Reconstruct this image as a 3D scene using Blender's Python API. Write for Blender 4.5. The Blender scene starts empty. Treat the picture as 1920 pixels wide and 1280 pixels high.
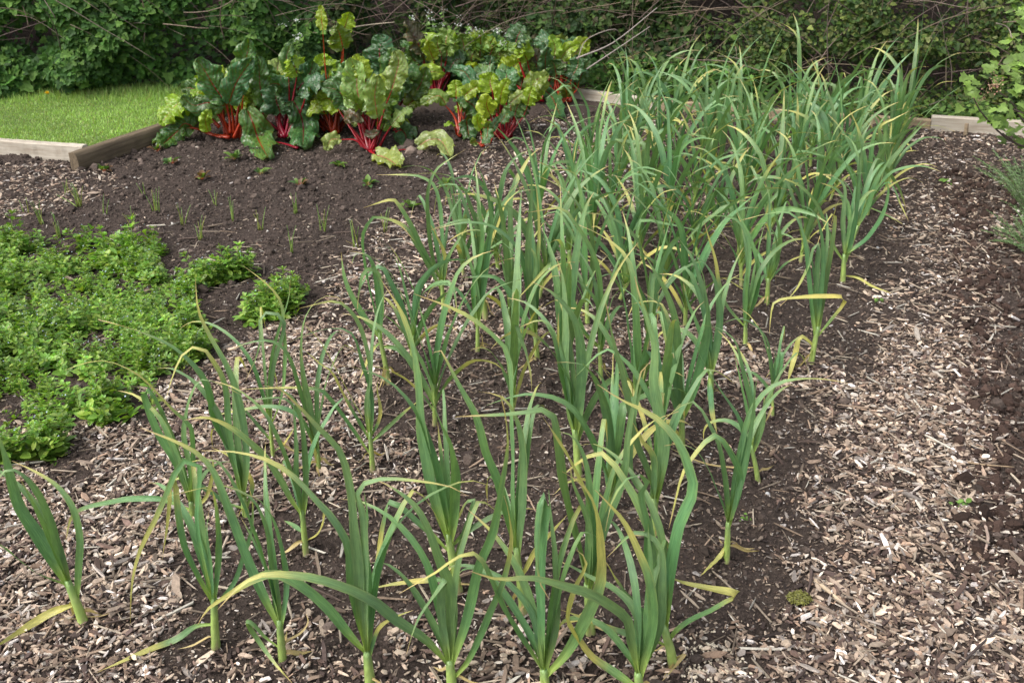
import bpy, math, random
import numpy as np
SEED=7
R=np.random.RandomState(SEED); random.seed(SEED)
sc=bpy.context.scene; COL=sc.collection
# ------------------------------------------------------------ camera numbers
H=1.55; PITCH=math.radians(26.0); F=1867.0
CP,SP=math.cos(PITCH),math.sin(PITCH)
CAM=np.array([0.0,0.0,H])
def ray(x,y):
    a=(x-960.0)/F; b=-(y-640.0)/F
    return np.array([a,CP+b*SP,-SP+b*CP])
def ground_at(x,y,z=0.0):
    d=ray(x,y); return CAM+d*((z-H)/d[2])
def project(P):
    P=np.asarray(P,float); q=P-CAM
    dep=q[...,1]*CP-q[...,2]*SP; up=q[...,1]*SP+q[...,2]*CP
    return 960+F*q[...,0]/dep, 640-F*up/dep
def unproject(x,y,Y,zmin=0.012):
    d=ray(x,y); P=CAM+d*(Y/d[1])
    if P[2]<zmin: P=CAM+d*((zmin-H)/d[2])
    return P
# ------------------------------------------------------------ noise
def _hash(ix,iy,iz,seed):
    h=(ix*374761393+iy*668265263+iz*2147483647+seed*974634777)&0xffffffff
    h=((h^(h>>13))*1274126177)&0xffffffff
    return ((h^(h>>16))&0xffff)/65535.0
def vnoise(x,y,z=0.0,seed=0):
    x=np.asarray(x,float); y=np.asarray(y,float)+0*x; z=np.asarray(z,float)+0*x
    ix,iy,iz=np.floor(x).astype(np.int64),np.floor(y).astype(np.int64),np.floor(z).astype(np.int64)
    fx,fy,fz=x-ix,y-iy,z-iz
    fx=fx*fx*(3-2*fx); fy=fy*fy*(3-2*fy); fz=fz*fz*(3-2*fz)
    r=0
    for dx in (0,1):
        for dy in (0,1):
            for dz in (0,1):
                w=(fx if dx else 1-fx)*(fy if dy else 1-fy)*(fz if dz else 1-fz)
                r=r+w*_hash(ix+dx,iy+dy,iz+dz,seed)
    return r
def sstep(a,b,x):
    t=np.clip((np.asarray(x,float)-a)/(b-a),0,1); return t*t*(3-2*t)
def in_poly(px,py,poly):
    poly=np.asarray(poly,float); inside=np.zeros(np.shape(px),bool); n=len(poly)
    for i in range(n):
        x1,y1=poly[i]; x2,y2=poly[(i+1)%n]
        if y1==y2: continue
        c=((y1>py)!=(y2>py))&(px<(x2-x1)*(py-y1)/(y2-y1)+x1); inside^=c
    return inside
# ------------------------------------------------------------ mesh helpers
def make_mesh(name,V,faces,col=None,uv=None,smooth=False):
    """faces: list of integer arrays (n,k); col (nv,3) per vertex; uv (nv,2) per vertex"""
    me=bpy.data.meshes.new(name); V=np.ascontiguousarray(V,dtype=np.float32)
    if isinstance(faces,np.ndarray): faces=[faces]
    faces=[np.asarray(f,dtype=np.int32) for f in faces if len(f)]
    loops=np.concatenate([f.ravel() for f in faces]); sizes=np.concatenate([np.full(len(f),f.shape[1],np.int32) for f in faces])
    starts=np.concatenate([[0],np.cumsum(sizes)[:-1]]).astype(np.int32)
    me.vertices.add(len(V)); me.vertices.foreach_set('co',V.ravel())
    me.loops.add(len(loops)); me.loops.foreach_set('vertex_index',loops)
    me.polygons.add(len(sizes)); me.polygons.foreach_set('loop_start',starts)
    try: me.polygons.foreach_set('loop_total',sizes)
    except Exception: pass
    me.polygons.foreach_set('use_smooth',np.full(len(sizes),bool(smooth)))
    if col is not None:
        a=me.attributes.new('Col','FLOAT_COLOR','POINT')
        c=np.ones((len(V),4),np.float32); c[:,:3]=col; a.data.foreach_set('color',c.ravel())
    if uv is not None:
        l=me.uv_layers.new(name='UVMap'); l.data.foreach_set('uv',np.asarray(uv,np.float32)[loops].ravel())
    me.update(calc_edges=True); me.validate()
    return me
def obj(name,me,mat,parent=None,loc=None):
    o=bpy.data.objects.new(name,me); COL.objects.link(o)
    if mat and not me.materials: me.materials.append(mat)
    if parent: o.parent=parent
    if loc is not None: o.location=loc
    return o
def empty(name,loc):
    o=bpy.data.objects.new(name,None); COL.objects.link(o); o.location=loc; o.empty_display_size=.05; return o
def tag(o,label=None,cat=None,group=None,kind=None):
    if label: o['label']=label
    if cat: o['category']=cat
    if group: o['group']=group
    if kind: o['kind']=kind
    return o
def copy_tree(o,parent=None):
    c=o.copy(); COL.objects.link(c)
    if parent: c.parent=parent
    for ch in list(o.children): copy_tree(ch,c)
    return c
class Bag:
    """collects pieces of one mesh"""
    def __init__(s): s.V=[];s.C=[];s.U=[];s.F={};s.n=0
    def add(s,V,faces,col,uv=None):
        V=np.asarray(V,float); s.V.append(V); col=np.asarray(col,float)
        if col.ndim==1: col=np.tile(col,(len(V),1))
        s.C.append(col); s.U.append(np.zeros((len(V),2)) if uv is None else uv)
        if isinstance(faces,np.ndarray): faces=[faces]
        for f in faces:
            if len(f): s.F.setdefault(f.shape[1],[]).append(np.asarray(f)+s.n)
        s.n+=len(V)
    def build(s,name,mat,parent=None,smooth=True,origin=None):
        V=np.concatenate(s.V)
        if origin is not None: V=V-np.asarray(origin)
        me=make_mesh(name,V,[np.concatenate(f) for f in s.F.values()],np.concatenate(s.C),np.concatenate(s.U),smooth)
        return obj(name,me,mat,parent)
def scatter(tv,tf,M,pos,cols,colt=None):
    """place template (tv verts, tf list of faces) with matrices M (n,3,3) at pos; cols (n,3)"""
    n=len(pos); k=len(tv)
    V=np.einsum('nij,kj->nki',M,tv)+pos[:,None,:]
    C=np.repeat(cols[:,None,:],k,1)
    if colt is not None: C=C*colt[None,:,:]
    off=(np.arange(n)*k)[:,None,None]
    F=[(f[None]+off).reshape(-1,f.shape[1]) for f in tf]
    return V.reshape(-1,3),F,C.reshape(-1,3)
def rot_mats(yaw,pitch,roll):
    cy,sy,cp,sp,cr,sr=np.cos(yaw),np.sin(yaw),np.cos(pitch),np.sin(pitch),np.cos(roll),np.sin(roll)
    z=np.zeros_like(cy); o=z+1
    A=np.stack([np.stack([cy,-sy,z],-1),np.stack([sy,cy,z],-1),np.stack([z,z,o],-1)],-2)
    B=np.stack([np.stack([cp,z,sp],-1),np.stack([z,o,z],-1),np.stack([-sp,z,cp],-1)],-2)
    C=np.stack([np.stack([o,z,z],-1),np.stack([z,cr,-sr],-1),np.stack([z,sr,cr],-1)],-2)
    return A@B@C
def norm(v): 
    return v/np.maximum(np.linalg.norm(v,axis=-1,keepdims=True),1e-9)
def spline(P,n):
    """Catmull-Rom through P, n+1 samples by arc length"""
    P=np.asarray(P,float)
    if len(P)==2: t=np.linspace(0,1,n+1)[:,None]; return P[0]*(1-t)+P[1]*t
    Q=np.vstack([2*P[0]-P[1],P,2*P[-1]-P[-2]]); out=[]
    for i in range(1,len(Q)-2):
        t=np.linspace(0,1,12,endpoint=False)[:,None]
        p0,p1,p2,p3=Q[i-1],Q[i],Q[i+1],Q[i+2]
        out.append(.5*((2*p1)+(-p0+p2)*t+(2*p0-5*p1+4*p2-p3)*t*t+(-p0+3*p1-3*p2+p3)*t**3))
    out=np.vstack(out+[Q[-2][None]])
    L=np.concatenate([[0],np.cumsum(np.linalg.norm(np.diff(out,axis=0),axis=1))])
    s=np.linspace(0,L[-1],n+1)
    return np.stack([np.interp(s,L,out[:,k]) for k in range(out.shape[1])],1)
def tube(P,rad,k=8,flat=1.0):
    P=np.asarray(P,float); n=len(P); rad=np.broadcast_to(rad,(n,)); T=norm(np.gradient(P,axis=0))
    ref=np.array([0,0,1.0]) if abs(T[0,2])<.8 else np.array([1.0,0,0])
    A=norm(np.cross(T,ref)); 
    for i in range(1,n):
        a=A[i-1]-T[i]*np.dot(A[i-1],T[i]); A[i]=norm(a)
    B=np.cross(T,A); th=np.linspace(0,2*np.pi,k,endpoint=False)
    V=P[:,None]+rad[:,None,None]*(np.cos(th)[None,:,None]*A[:,None]+flat*np.sin(th)[None,:,None]*B[:,None])
    i=np.arange(n-1)[:,None]; j=np.arange(k)[None]; jn=(j+1)%k
    F=np.stack([i*k+j,i*k+jn,(i+1)*k+jn,(i+1)*k+j],-1).reshape(-1,4)
    V=V.reshape(-1,3); cap=[np.array([[ (k-1-q) for q in range(k)]]),np.array([[ (n-1)*k+q for q in range(k)]])]
    return V,[F,np.vstack(cap)]
# ------------------------------------------------------------ materials
def nodes(name):
    m=bpy.data.materials.new(name); m.use_nodes=True; nt=m.node_tree; nt.nodes.clear()
    return m,nt
def N(nt,t,**k):
    n=nt.nodes.new(t)
    for a,b in k.items():
        if a.startswith('i_'): n.inputs[a[2:].replace('_',' ')].default_value=b
        else: setattr(n,a,b)
    return n
def math_(nt,op,a,b=None):
    n=nt.nodes.new('ShaderNodeMath'); n.operation=op
    for i,v in enumerate((a,b)):
        if v is None: continue
        if isinstance(v,(int,float)): n.inputs[i].default_value=v
        else: nt.links.new(v,n.inputs[i])
    return n.outputs[0]
def mixc(nt,fac,a,b,mode='MIX'):
    n=nt.nodes.new('ShaderNodeMix'); n.data_type='RGBA'; n.blend_type=mode
    for s,v in ((n.inputs[0],fac),(n.inputs[6],a),(n.inputs[7],b)):
        if isinstance(v,(int,float)): s.default_value=v
        elif isinstance(v,tuple): s.default_value=(*v,1) if len(v)==3 else v
        else: nt.links.new(v,s)
    return n.outputs[2]
def noise_(nt,scale,detail=4,vec=None,rough=.6):
    n=N(nt,'ShaderNodeTexNoise'); n.inputs['Scale'].default_value=scale; n.inputs['Detail'].default_value=detail; n.inputs['Roughness'].default_value=rough
    if vec is not None: nt.links.new(vec,n.inputs['Vector'])
    return n.outputs[0]
def ramp(nt,fac,stops):
    n=N(nt,'ShaderNodeValToRGB'); e=n.color_ramp.elements
    while len(e)<len(stops): e.new(.5)
    for q,(p,c) in zip(e,stops): q.position=p; q.color=(*c,1) if len(c)==3 else c
    nt.links.new(fac,n.inputs[0]); return n.outputs[0]
def finish(nt,color,rough=.5,trans=0.0,tcol=None,bump=None,bstr=.3,bdist=.002,spec=.5,coat=0):
    L=nt.links; p=N(nt,'ShaderNodeBsdfPrincipled'); out=N(nt,'ShaderNodeOutputMaterial')
    if isinstance(color,tuple): p.inputs['Base Color'].default_value=(*color,1)
    else: L.new(color,p.inputs['Base Color'])
    if isinstance(rough,(int,float)): p.inputs['Roughness'].default_value=rough
    else: L.new(rough,p.inputs['Roughness'])
    p.inputs['Specular IOR Level'].default_value=spec
    if coat: p.inputs['Coat Weight'].default_value=coat; p.inputs['Coat Roughness'].default_value=.25
    if bump is not None:
        b=N(nt,'ShaderNodeBump'); b.inputs['Strength'].default_value=bstr; b.inputs['Distance'].default_value=bdist
        L.new(bump,b.inputs['Height']); L.new(b.outputs[0],p.inputs['Normal'])
    if trans>0:
        t=N(nt,'ShaderNodeBsdfTranslucent'); m=N(nt,'ShaderNodeMixShader'); m.inputs[0].default_value=trans
        c=tcol if tcol is not None else color
        if isinstance(c,tuple): t.inputs[0].default_value=(*c,1)
        else: L.new(c,t.inputs[0])
        L.new(p.outputs[0],m.inputs[1]); L.new(t.outputs[0],m.inputs[2]); L.new(m.outputs[0],out.inputs[0])
    else: L.new(p.outputs[0],out.inputs[0])
def attr(nt,name='Col'):
    return N(nt,'ShaderNodeAttribute',attribute_name=name).outputs['Color']
def leaf_mat(name,rough=.5,trans=.3,var=.35,spec=.5,tboost=(1.5,1.6,.6)):
    m,nt=nodes(name); c=attr(nt)
    tc=N(nt,'ShaderNodeTexCoord').outputs['Object']
    n=noise_(nt,60,4,tc); f=ramp(nt,n,[(.25,(1-var,)*3),(.75,(1+var,)*3)])
    c2=mixc(nt,1.0,c,f,'MULTIPLY'); t=mixc(nt,1.0,c2,tboost,'MULTIPLY')
    finish(nt,c2,rough,trans,t,n,.4,.002,spec); return m
def garlic_mat():
    m,nt=nodes('garlic_leaf'); c=attr(nt); uv=N(nt,'ShaderNodeTexCoord').outputs['UV']
    mp=N(nt,'ShaderNodeMapping'); nt.links.new(uv,mp.inputs[0]); mp.inputs['Scale'].default_value=(14,.7,1)
    st=noise_(nt,1.6,2,mp.outputs[0]); f=ramp(nt,st,[(.32,(.70,.73,.72)),(.68,(1.28,1.24,1.2))])
    tc=N(nt,'ShaderNodeTexCoord').outputs['Object']; n2=noise_(nt,22,3,tc); f2=ramp(nt,n2,[(.3,(.85,.88,.92)),(.7,(1.15,1.1,1.0))])
    c=mixc(nt,1.0,c,f,'MULTIPLY'); c=mixc(nt,1.0,c,f2,'MULTIPLY')
    t=mixc(nt,1.0,c,(1.6,1.7,.7),'MULTIPLY')
    finish(nt,c,.42,.22,t,st,.35,.002,.45); return m
def chard_mat():
    m,nt=nodes('chard_leaf'); c=attr(nt); v=attr(nt,'Vein'); uvn=N(nt,'ShaderNodeTexCoord').outputs['UV']
    s=N(nt,'ShaderNodeSeparateXYZ'); nt.links.new(uvn,s.inputs[0]); u,w=s.outputs[0],s.outputs[1]
    au=math_(nt,'ABSOLUTE',u); tc=N(nt,'ShaderNodeTexCoord').outputs['Object']; nz=noise_(nt,30,3,tc)
    # midrib
    lim=math_(nt,'MULTIPLY_ADD',w,-.045); lim.node.inputs[2].default_value=.055
    mid=math_(nt,'LESS_THAN',au,lim)
    ph=math_(nt,'ADD',math_(nt,'SUBTRACT',math_(nt,'MULTIPLY',w,9.0),math_(nt,'MULTIPLY',au,3.2)),math_(nt,'MULTIPLY',nz,.9))
    fr=math_(nt,'ABSOLUTE',math_(nt,'SUBTRACT',math_(nt,'FRACT',ph),.5))
    side=math_(nt,'LESS_THAN',fr,.045); side=math_(nt,'MULTIPLY',side,.45)
    f=ramp(nt,nz,[(.25,(.68,.7,.7)),(.75,(1.3,1.25,1.2))]); c2=mixc(nt,1.0,c,f,'MULTIPLY')
    c2=mixc(nt,side,c2,v); c2=mixc(nt,mid,c2,v)
    t=mixc(nt,1.0,c2,(1.6,1.6,.5),'MULTIPLY')
    vo=N(nt,'ShaderNodeTexVoronoi',feature='SMOOTH_F1'); vo.inputs['Scale'].default_value=38; nt.links.new(tc,vo.inputs['Vector']); hh=math_(nt,'SUBTRACT',math_(nt,'MULTIPLY',nz,.3),vo.outputs['Distance']); finish(nt,c2,.3,.3,t,hh,.9,.012,.55); return m
def plain_attr(name,rough=.8,var=.3,scale=80,bstr=.5,bdist=.002,spec=.3):
    m,nt=nodes(name); c=attr(nt); tc=N(nt,'ShaderNodeTexCoord').outputs['Object']
    n=noise_(nt,scale,5,tc); f=ramp(nt,n,[(.25,(1-var,)*3),(.75,(1+var,)*3)])
    finish(nt,mixc(nt,1.0,c,f,'MULTIPLY'),rough,0,None,n,bstr,bdist,spec); return m
def soil_mat():
    m,nt=nodes('soil'); tc=N(nt,'ShaderNodeTexCoord').outputs['Object']
    n=noise_(nt,3,6,tc,.7); n2=noise_(nt,70,6,tc,.75); n3=noise_(nt,260,4,tc,.7)
    c=ramp(nt,n2,[(.3,(.032,.024,.020)),(.5,(.064,.049,.041)),(.68,(.105,.080,.066)),(.8,(.17,.13,.11))])
    c=mixc(nt,.6,c,ramp(nt,n,[(.3,(.75,.75,.75)),(.7,(1.25,1.2,1.2))]),'MULTIPLY')
    h=math_(nt,'ADD',n2,math_(nt,'MULTIPLY',n3,.5))
    finish(nt,c,.95,0,None,h,1.0,.012,.15); return m
def wood_mat(name,base,dark,grain=1.0):
    m,nt=nodes(name); tc=N(nt,'ShaderNodeTexCoord').outputs['Object']
    mp=N(nt,'ShaderNodeMapping'); nt.links.new(tc,mp.inputs[0]); mp.inputs['Scale'].default_value=(1.2,26,26)
    n=noise_(nt,2.2,6,mp.outputs[0],.65); n2=noise_(nt,7,4,tc)
    c=ramp(nt,n,[(.3,dark),(.62,base)]); c=mixc(nt,ramp(nt,n2,[(.55,(0,0,0)),(.72,(.55,.55,.55))]),c,dark)
    finish(nt,c,.8,0,None,n,.6,.004,.25); return m
M={}
M['garlic']=garlic_mat(); M['gstem']=leaf_mat('garlic_stem',.35,.12,.12,.5,(1.3,1.4,.6)); M['chard']=chard_mat()
M['stalk']=leaf_mat('chard_stalk',.25,.18,.18,.5,(1.8,1,.8)); M['leaf']=leaf_mat('leaf',.5,.3,.3); M['hedge']=leaf_mat('hedge_leaf',.6,.3,.35,.25)
M['salad']=leaf_mat('salad_leaf',.4,.35,.2,.5); M['twig']=plain_attr('twig',.85,.3,40); M['chip']=plain_attr('wood_chip',.8,.35,120,.6,.002)
M['soil']=soil_mat(); M['crumb']=plain_attr('soil_crumb',.95,.4,200,.8,.003,.15); M['stone']=plain_attr('stone',.6,.15,60)
M['pale_wood']=wood_mat('pale_timber',(.52,.47,.39),(.28,.23,.175)); M['brown_wood']=wood_mat('weathered_timber',(.17,.13,.085),(.075,.055,.036))
M['tan_wood']=wood_mat('tan_timber',(.36,.28,.185),(.17,.125,.08)); M['grass']=leaf_mat('grass_blade',.5,.3,.2)
M['flower']=leaf_mat('petal',.6,.3,.05,.3,(1.2,1.2,1.2))
# ============================================================ ground
def gz(x,y):
    x=np.asarray(x,float); y=np.asarray(y,float)
    return .010*(vnoise(x*2.2,y*2.2,0,1)-.5)*2+.007*(vnoise(x*9,y*9,0,2)-.5)*2
def gzf(x,y): return gz(x,y)+.008*(vnoise(x*28,y*28,0,3)-.5)*2+.004*(vnoise(x*70,y*70,0,4)-.5)*2
# hedge front line (world y of the foot of the hedge)
HX=[-30,-6,-3.6,-2.4,-1.4,-.3,.5,1.2,2.0,2.8,4,6,30]; HY=[7.1,6.95,6.88,6.98,7.4,7.7,7.6,7.3,6.9,6.62,6.1,5.5,5.0]
def hy(x): return np.interp(x,HX,HY)
def axis(edges,steps):
    out=[edges[0]]
    for a,b,s in zip(edges[:-1],edges[1:],steps): out+=list(np.linspace(a,b,max(1,int(round((b-a)/s)))+1)[1:])
    return np.array(out)
ax=axis([-60,-12,-4,-2,2.6,5,12,60],[8,.5,.05,.011,.05,.5,8]); ay=axis([-40,-6,.6,1.3,3.2,6.6,9.5,16,120],[6,.5,.05,.010,.022,.08,.5,10])
GX,GY=np.meshgrid(ax,ay,indexing='ij')
bank=sstep(.15,1.5,GY-hy(GX))*1.15*(1-sstep(3,9,GY-hy(GX))*.0)
near=(np.abs(GX)<6)&(GY<10)&(GY>.3)
GZ=np.where(near,gzf(GX,GY),0)+bank
nx,ny=GX.shape
idx=np.arange(nx*ny).reshape(nx,ny)
Fq=np.stack([idx[:-1,:-1],idx[1:,:-1],idx[1:,1:],idx[:-1,1:]],-1).reshape(-1,4)
g=obj('ground',make_mesh('ground',np.stack([GX,GY,GZ],-1).reshape(-1,3),Fq,smooth=True),M['soil']); tag(g,kind='structure')
# ------------------------------------------------------------ zones: how thickly chips lie
def xA(y): return .35+(y-1.6)*.455
LEFT_PATH=[(-300,900),(100,880),(250,790),(400,700),(450,620),(560,600),(610,520),(700,440),(850,345),(900,300),(1010,262),(1110,225),(1190,200),(1290,215),(1300,240),(1210,300),(1160,380),(1060,450),(1010,530),(830,640),(690,790),(620,850),(470,960),(330,1080),(260,1240),(-300,1500)]
CORNER=[(-400,300),(150,316),(215,345),(100,402),(-20,425),(-400,470)]
def chip_density(x,y):
    jx=(vnoise(x*5,y*5,0,11)-.5)*.22+(vnoise(x*16,y*16,0,12)-.5)*.12; jy=(vnoise(x*5,y*5,0,13)-.5)*.22
    P=np.stack([x+jx,y+jy,0*x],-1); u,v=project(P)
    d=np.full(x.shape,.46)
    xr=(x+jx)-xA(y)
    bed=sstep(-2.2,0,xr)
    right=sstep(-.08,.36,xr); d=np.maximum(d,right*1.0)
    bx=1.28+(y-2.3)*.36
    dark=sstep(-.12,.22,(x+jx)-bx)*sstep(1.7,2.3,y); d=np.where(xr>0,d*(1-.5*dark*sstep(5.0,3.2,y)-.15*dark),d)
    d=np.where(in_poly(u,v,LEFT_PATH),1.0,d)
    d=np.where(in_poly(u,v,CORNER),1.0,d)
    # tilled left bed
    bedL=(x<-.25)&(y>2.6)&~in_poly(u,v,LEFT_PATH)&~in_poly(u,v,CORNER); d=np.where(bedL,.24,d)
    d=np.where((v>1190)&(xr<.1),np.maximum(d,.6),d)
    d=d*(.72+.56*vnoise(x*3,y*3,0,15))
    return d
def flake(seed,k=7):
    r=np.random.RandomState(seed); th=np.sort(np.linspace(0,2*np.pi,k,endpoint=False)+r.uniform(-.28,.28,k))
    rx=.5*(1+r.uniform(-.28,.15,k)); ry=.5*(1+r.uniform(-.35,.2,k))
    x=np.cos(th)*rx; y=np.sin(th)*ry; x=np.sign(x)*np.abs(x*2)**.75/2
    bend=r.uniform(-.25,.25)
    top=np.stack([x*.9,y*.86,.5+bend*x*x*3+r.uniform(-.12,.12,k)],-1); bot=np.stack([x,y,-.5+bend*x*x*3+r.uniform(-.12,.12,k)],-1)
    V=np.vstack([top,bot]); i=np.arange(k); j=(i+1)%k
    return V,[np.stack([i,i+k,j+k,j],-1)[:,::-1],i[None,:],(i[::-1]+k)[None,:]]
FL=[flake(s,k) for s,k in ((1,6),(2,7),(3,6),(4,8),(5,5),(6,7))]
PAL=np.array([(.40,.335,.255),(.49,.455,.385),(.29,.235,.18),(.18,.138,.102),(.10,.07,.056),(.055,.04,.034),(.60,.57,.53),(.29,.21,.15),(.27,.245,.215)])
PW=np.array([.16,.08,.16,.18,.15,.11,.03,.08,.09]); PW/=PW.sum()
def chips(name,n_try,region,scale=1.0,dens=None,lift=.006,label=None):
    x0,x1,y0,y1=region; x=R.uniform(x0,x1,n_try); y=R.uniform(y0,y1,n_try)
    u,v=project(np.stack([x,y,0*x],-1)); vis=(u>-1000)&(u<2900)&(v<1700)&((u>-260)&(u<2180)|(R.rand(n_try)<.75))
    D=chip_density(x,y); keep=vis&(R.rand(n_try)<(D if dens is None else dens(D,x,y))); x,y,D=x[keep],y[keep],D[keep]; n=len(x)
    heavy=D>.5
    Ls=np.exp(R.normal(math.log(.0146),.52,n))*scale; Ls=np.where(heavy,Ls,Ls*.62); big=R.rand(n)<.03; Ls=np.where(big,Ls*2.2,Ls); Ls=np.clip(Ls,.005,.07)
    asp=np.clip(R.beta(1.8,3,n)*.60+.12,.10,.75); asp=np.where(Ls>.035,asp*.55,asp); Th=np.clip(Ls*asp*R.uniform(.14,.42,n),.0008,.005)
    yaw=R.uniform(0,2*np.pi,n); pit=R.normal(0,.24,n); rol=R.normal(0,.34,n)
    Mx=rot_mats(yaw,pit,rol)*np.stack([Ls,Ls*asp,Th],-1)[:,None,:]
    z=gzf(x,y)+R.uniform(-.002,lift,n)+np.abs(np.sin(pit))*Ls*.3*heavy+heavy*.003
    ci=R.choice(len(PAL),n,p=PW); cols=PAL[ci]*np.array([1.04,.985,.985])*np.exp(R.normal(-.04,.30,n))[:,None]; cols=np.where(heavy[:,None],cols,cols*.66)
    zone_dark=sstep(-.1,.3,x-(1.28+(y-2.3)*.36)); cols=cols*(1-.12*zone_dark*(y>1.9))[:,None]
    pos=np.stack([x,y,z],-1); b=Bag(); pick=R.randint(0,len(FL),n)
    for t,(tv,tf) in enumerate(FL):
        s=pick==t
        if s.sum(): b.add(*scatter(tv,tf,Mx[s],pos[s],cols[s]))
    o=b.build(name,M['chip'],None,smooth=False); tag(o,label,'wood chips',kind='stuff'); return n
n1=chips('wood_chips',250000,(-3.0,3.3,1.12,3.3),1.0,label='pale and brown wood chip mulch covering the garden paths')
n2=chips('wood_chips',165000,(-4.2,4.8,3.3,6.6),1.12,dens=lambda D,x,y:D*np.where(y<4.6,.9,.62),label='wood chip mulch at the far end of the garden paths')
print('chips',n1,n2)
# slivers and long splinters
def splinters(n,region):
    x=R.uniform(region[0],region[1],n*3); y=R.uniform(region[2],region[3],n*3); D=chip_density(x,y); k=R.rand(n*3)<D*.45+.1; x,y=x[k][:n],y[k][:n]; n=len(x)
    b=Bag()
    L=R.uniform(.035,.11,n); Mx=rot_mats(R.uniform(0,6.28,n),R.normal(0,.1,n),R.uniform(0,6,n))*np.stack([L,L*R.uniform(.035,.09,n),L*R.uniform(.03,.05,n)],-1)[:,None,:]
    cols=PAL[R.choice([0,1,2,3,4,5,7],n)]*R.uniform(.6,1.1,n)[:,None]; pos=np.stack([x,y,gzf(x,y)+.009],-1)
    V,F,C=scatter(FL[1][0],FL[1][1],Mx,pos,cols); b.add(V,F,C); tag(b.build('wood_splinters',M['chip'],smooth=False),'long thin splinters and stalks lying among the mulch','splinters',kind='stuff')
splinters(2600,(-1.8,2.2,1.3,4.5))
# soil crumbs
ph=(1+5**.5)/2
IV=norm(np.array([(-1,ph,0),(1,ph,0),(-1,-ph,0),(1,-ph,0),(0,-1,ph),(0,1,ph),(0,-1,-ph),(0,1,-ph),(ph,0,-1),(ph,0,1),(-ph,0,-1),(-ph,0,1)],float))
IF=np.array([(0,11,5),(0,5,1),(0,1,7),(0,7,10),(0,10,11),(1,5,9),(5,11,4),(11,10,2),(10,7,6),(7,1,8),(3,9,4),(3,4,2),(3,2,6),(3,6,8),(3,8,9),(4,9,5),(2,4,11),(6,2,10),(8,6,7),(9,8,1)])
def blobs(n,x,y,size,cols,squash=.7,name='soil_crumbs',mat='crumb',label=None,cat=None,lift=.2):
    b=Bag(); pick=R.randint(0,4,len(x))
    for t in range(4):
        s=pick==t; k=s.sum()
        if not k: continue
        tv=IV*(1+R.uniform(-.33,.25,(12,1)))
        Mx=rot_mats(R.uniform(0,6.28,k),R.uniform(-1,1,k),R.uniform(-1,1,k))*np.stack([size[s],size[s]*R.uniform(.6,1,k),size[s]*squash],-1)[:,None,:]
        b.add(*scatter(tv,[IF],Mx,np.stack([x[s],y[s],gzf(x[s],y[s])+size[s]*lift],-1),cols[s]))
    o=b.build(name,M[mat],smooth=(mat=='stone')); tag(o,label,cat,kind='stuff')
n=150000; x=R.uniform(-3.4,3.8,n); y=1.15+5.6*R.rand(n)**1.35; D=chip_density(x,y); u,v=project(np.stack([x,y,0*x],-1))
k=(R.rand(n)<np.clip(1.15-D*.85,.32,1))&(u>-600)&(u<2700)&(v<1600); x,y=x[k],y[k]; s=np.exp(R.normal(math.log(.0032),.5,len(x))); s=np.clip(s,.0012,.014)*(1+.12*(y-1.5)); big=R.rand(len(x))<.02; s=np.where(big,s*2.6,s)
c=np.array([.072,.055,.046])*np.exp(R.normal(0,.38,len(x)))[:,None]
blobs(n,x,y,s,c,.75,label='crumbs of dark brown soil on the beds',cat='soil')
# dark compost clumps beside the right path
n=2600; y=1.9+3.4*R.rand(n)**1.3; x=1.34+(y-2.3)*.36+R.gamma(2,.13,n)-.12; s=np.clip(np.exp(R.normal(math.log(.011),.45,n)),.004,.03)
blobs(n,x,y,s,np.array([.045,.029,.023])*np.exp(R.normal(0,.3,n))[:,None],.6,'compost_clumps','crumb','dark compost clumps along the right edge of the path','compost')
# pale pebbles and grit
n=380; y=1.3+4.6*R.rand(n)**1.3; x=R.uniform(-2.2,1.9,n); s=np.clip(np.exp(R.normal(math.log(.0042),.45,n)),.002,.013)
c=np.array([(.55,.52,.48),(.4,.4,.4),(.62,.56,.45),(.2,.21,.23)])[R.choice(4,n,p=[.45,.2,.25,.1])]
P=[ground_at(*q) for q in ((1335,1215),(1300,1250),(1360,1235),(1325,1262))]
gx=np.concatenate([R.normal(p[0],.028,60) for p in P]); gy=np.concatenate([R.normal(p[1],.022,60) for p in P])
x=np.concatenate([x,gx]); y=np.concatenate([y,gy]); s=np.concatenate([s,R.uniform(.002,.006,len(gx))]); c=np.vstack([c,np.tile((.6,.52,.4),(len(gx),1))])
blobs(0,x,y,s,c,.7,'grit','stone','pale grit and small stones scattered on the soil','grit',.45)
# ============================================================ lawn
LB=[(-9,7.0),(-3.0,5.62),(-2.33,5.45)]
Lp=np.array([(-12,8.2),(-9,6.95),(-3.0,5.62+.03),(-2.36,5.47),(-1.99,6.28),(-1.55,7.35),(-1.7,7.6),(-6,7.5),(-12,9)])
nl=len(Lp); ctr=np.array([[-4.0,6.7]])
V=np.vstack([np.c_[Lp,np.full(nl,.055)],np.c_[Lp,np.full(nl,-.03)],np.c_[ctr,[[.055]]]])
i=np.arange(nl); j=(i+1)%nl
ml,nt=nodes('lawn_turf'); tc=N(nt,'ShaderNodeTexCoord').outputs['Object']; nn=noise_(nt,40,5,tc); finish(nt,ramp(nt,nn,[(.3,(.06,.10,.02)),(.7,(.13,.2,.045))]),.9,0,None,nn,.8,.01)
lw=obj('lawn',make_mesh('lawn',V,[np.stack([i,j,j+nl,i+nl],-1)[:,::-1],np.stack([i,j,np.full(nl,2*nl)],-1)],smooth=False),ml); tag(lw,kind='structure')
n=125000; x=R.uniform(-5.6,-1.4,n); y=R.uniform(5.35,7.6,n); k=in_poly(x,y,Lp*1.0)&(y<hy(x)+.25); x,y=x[k],y[k]; n=len(x)
patch=vnoise(x*2.5,y*2.5,0,21)*.6+vnoise(x*9,y*9,0,22)*.4
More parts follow.
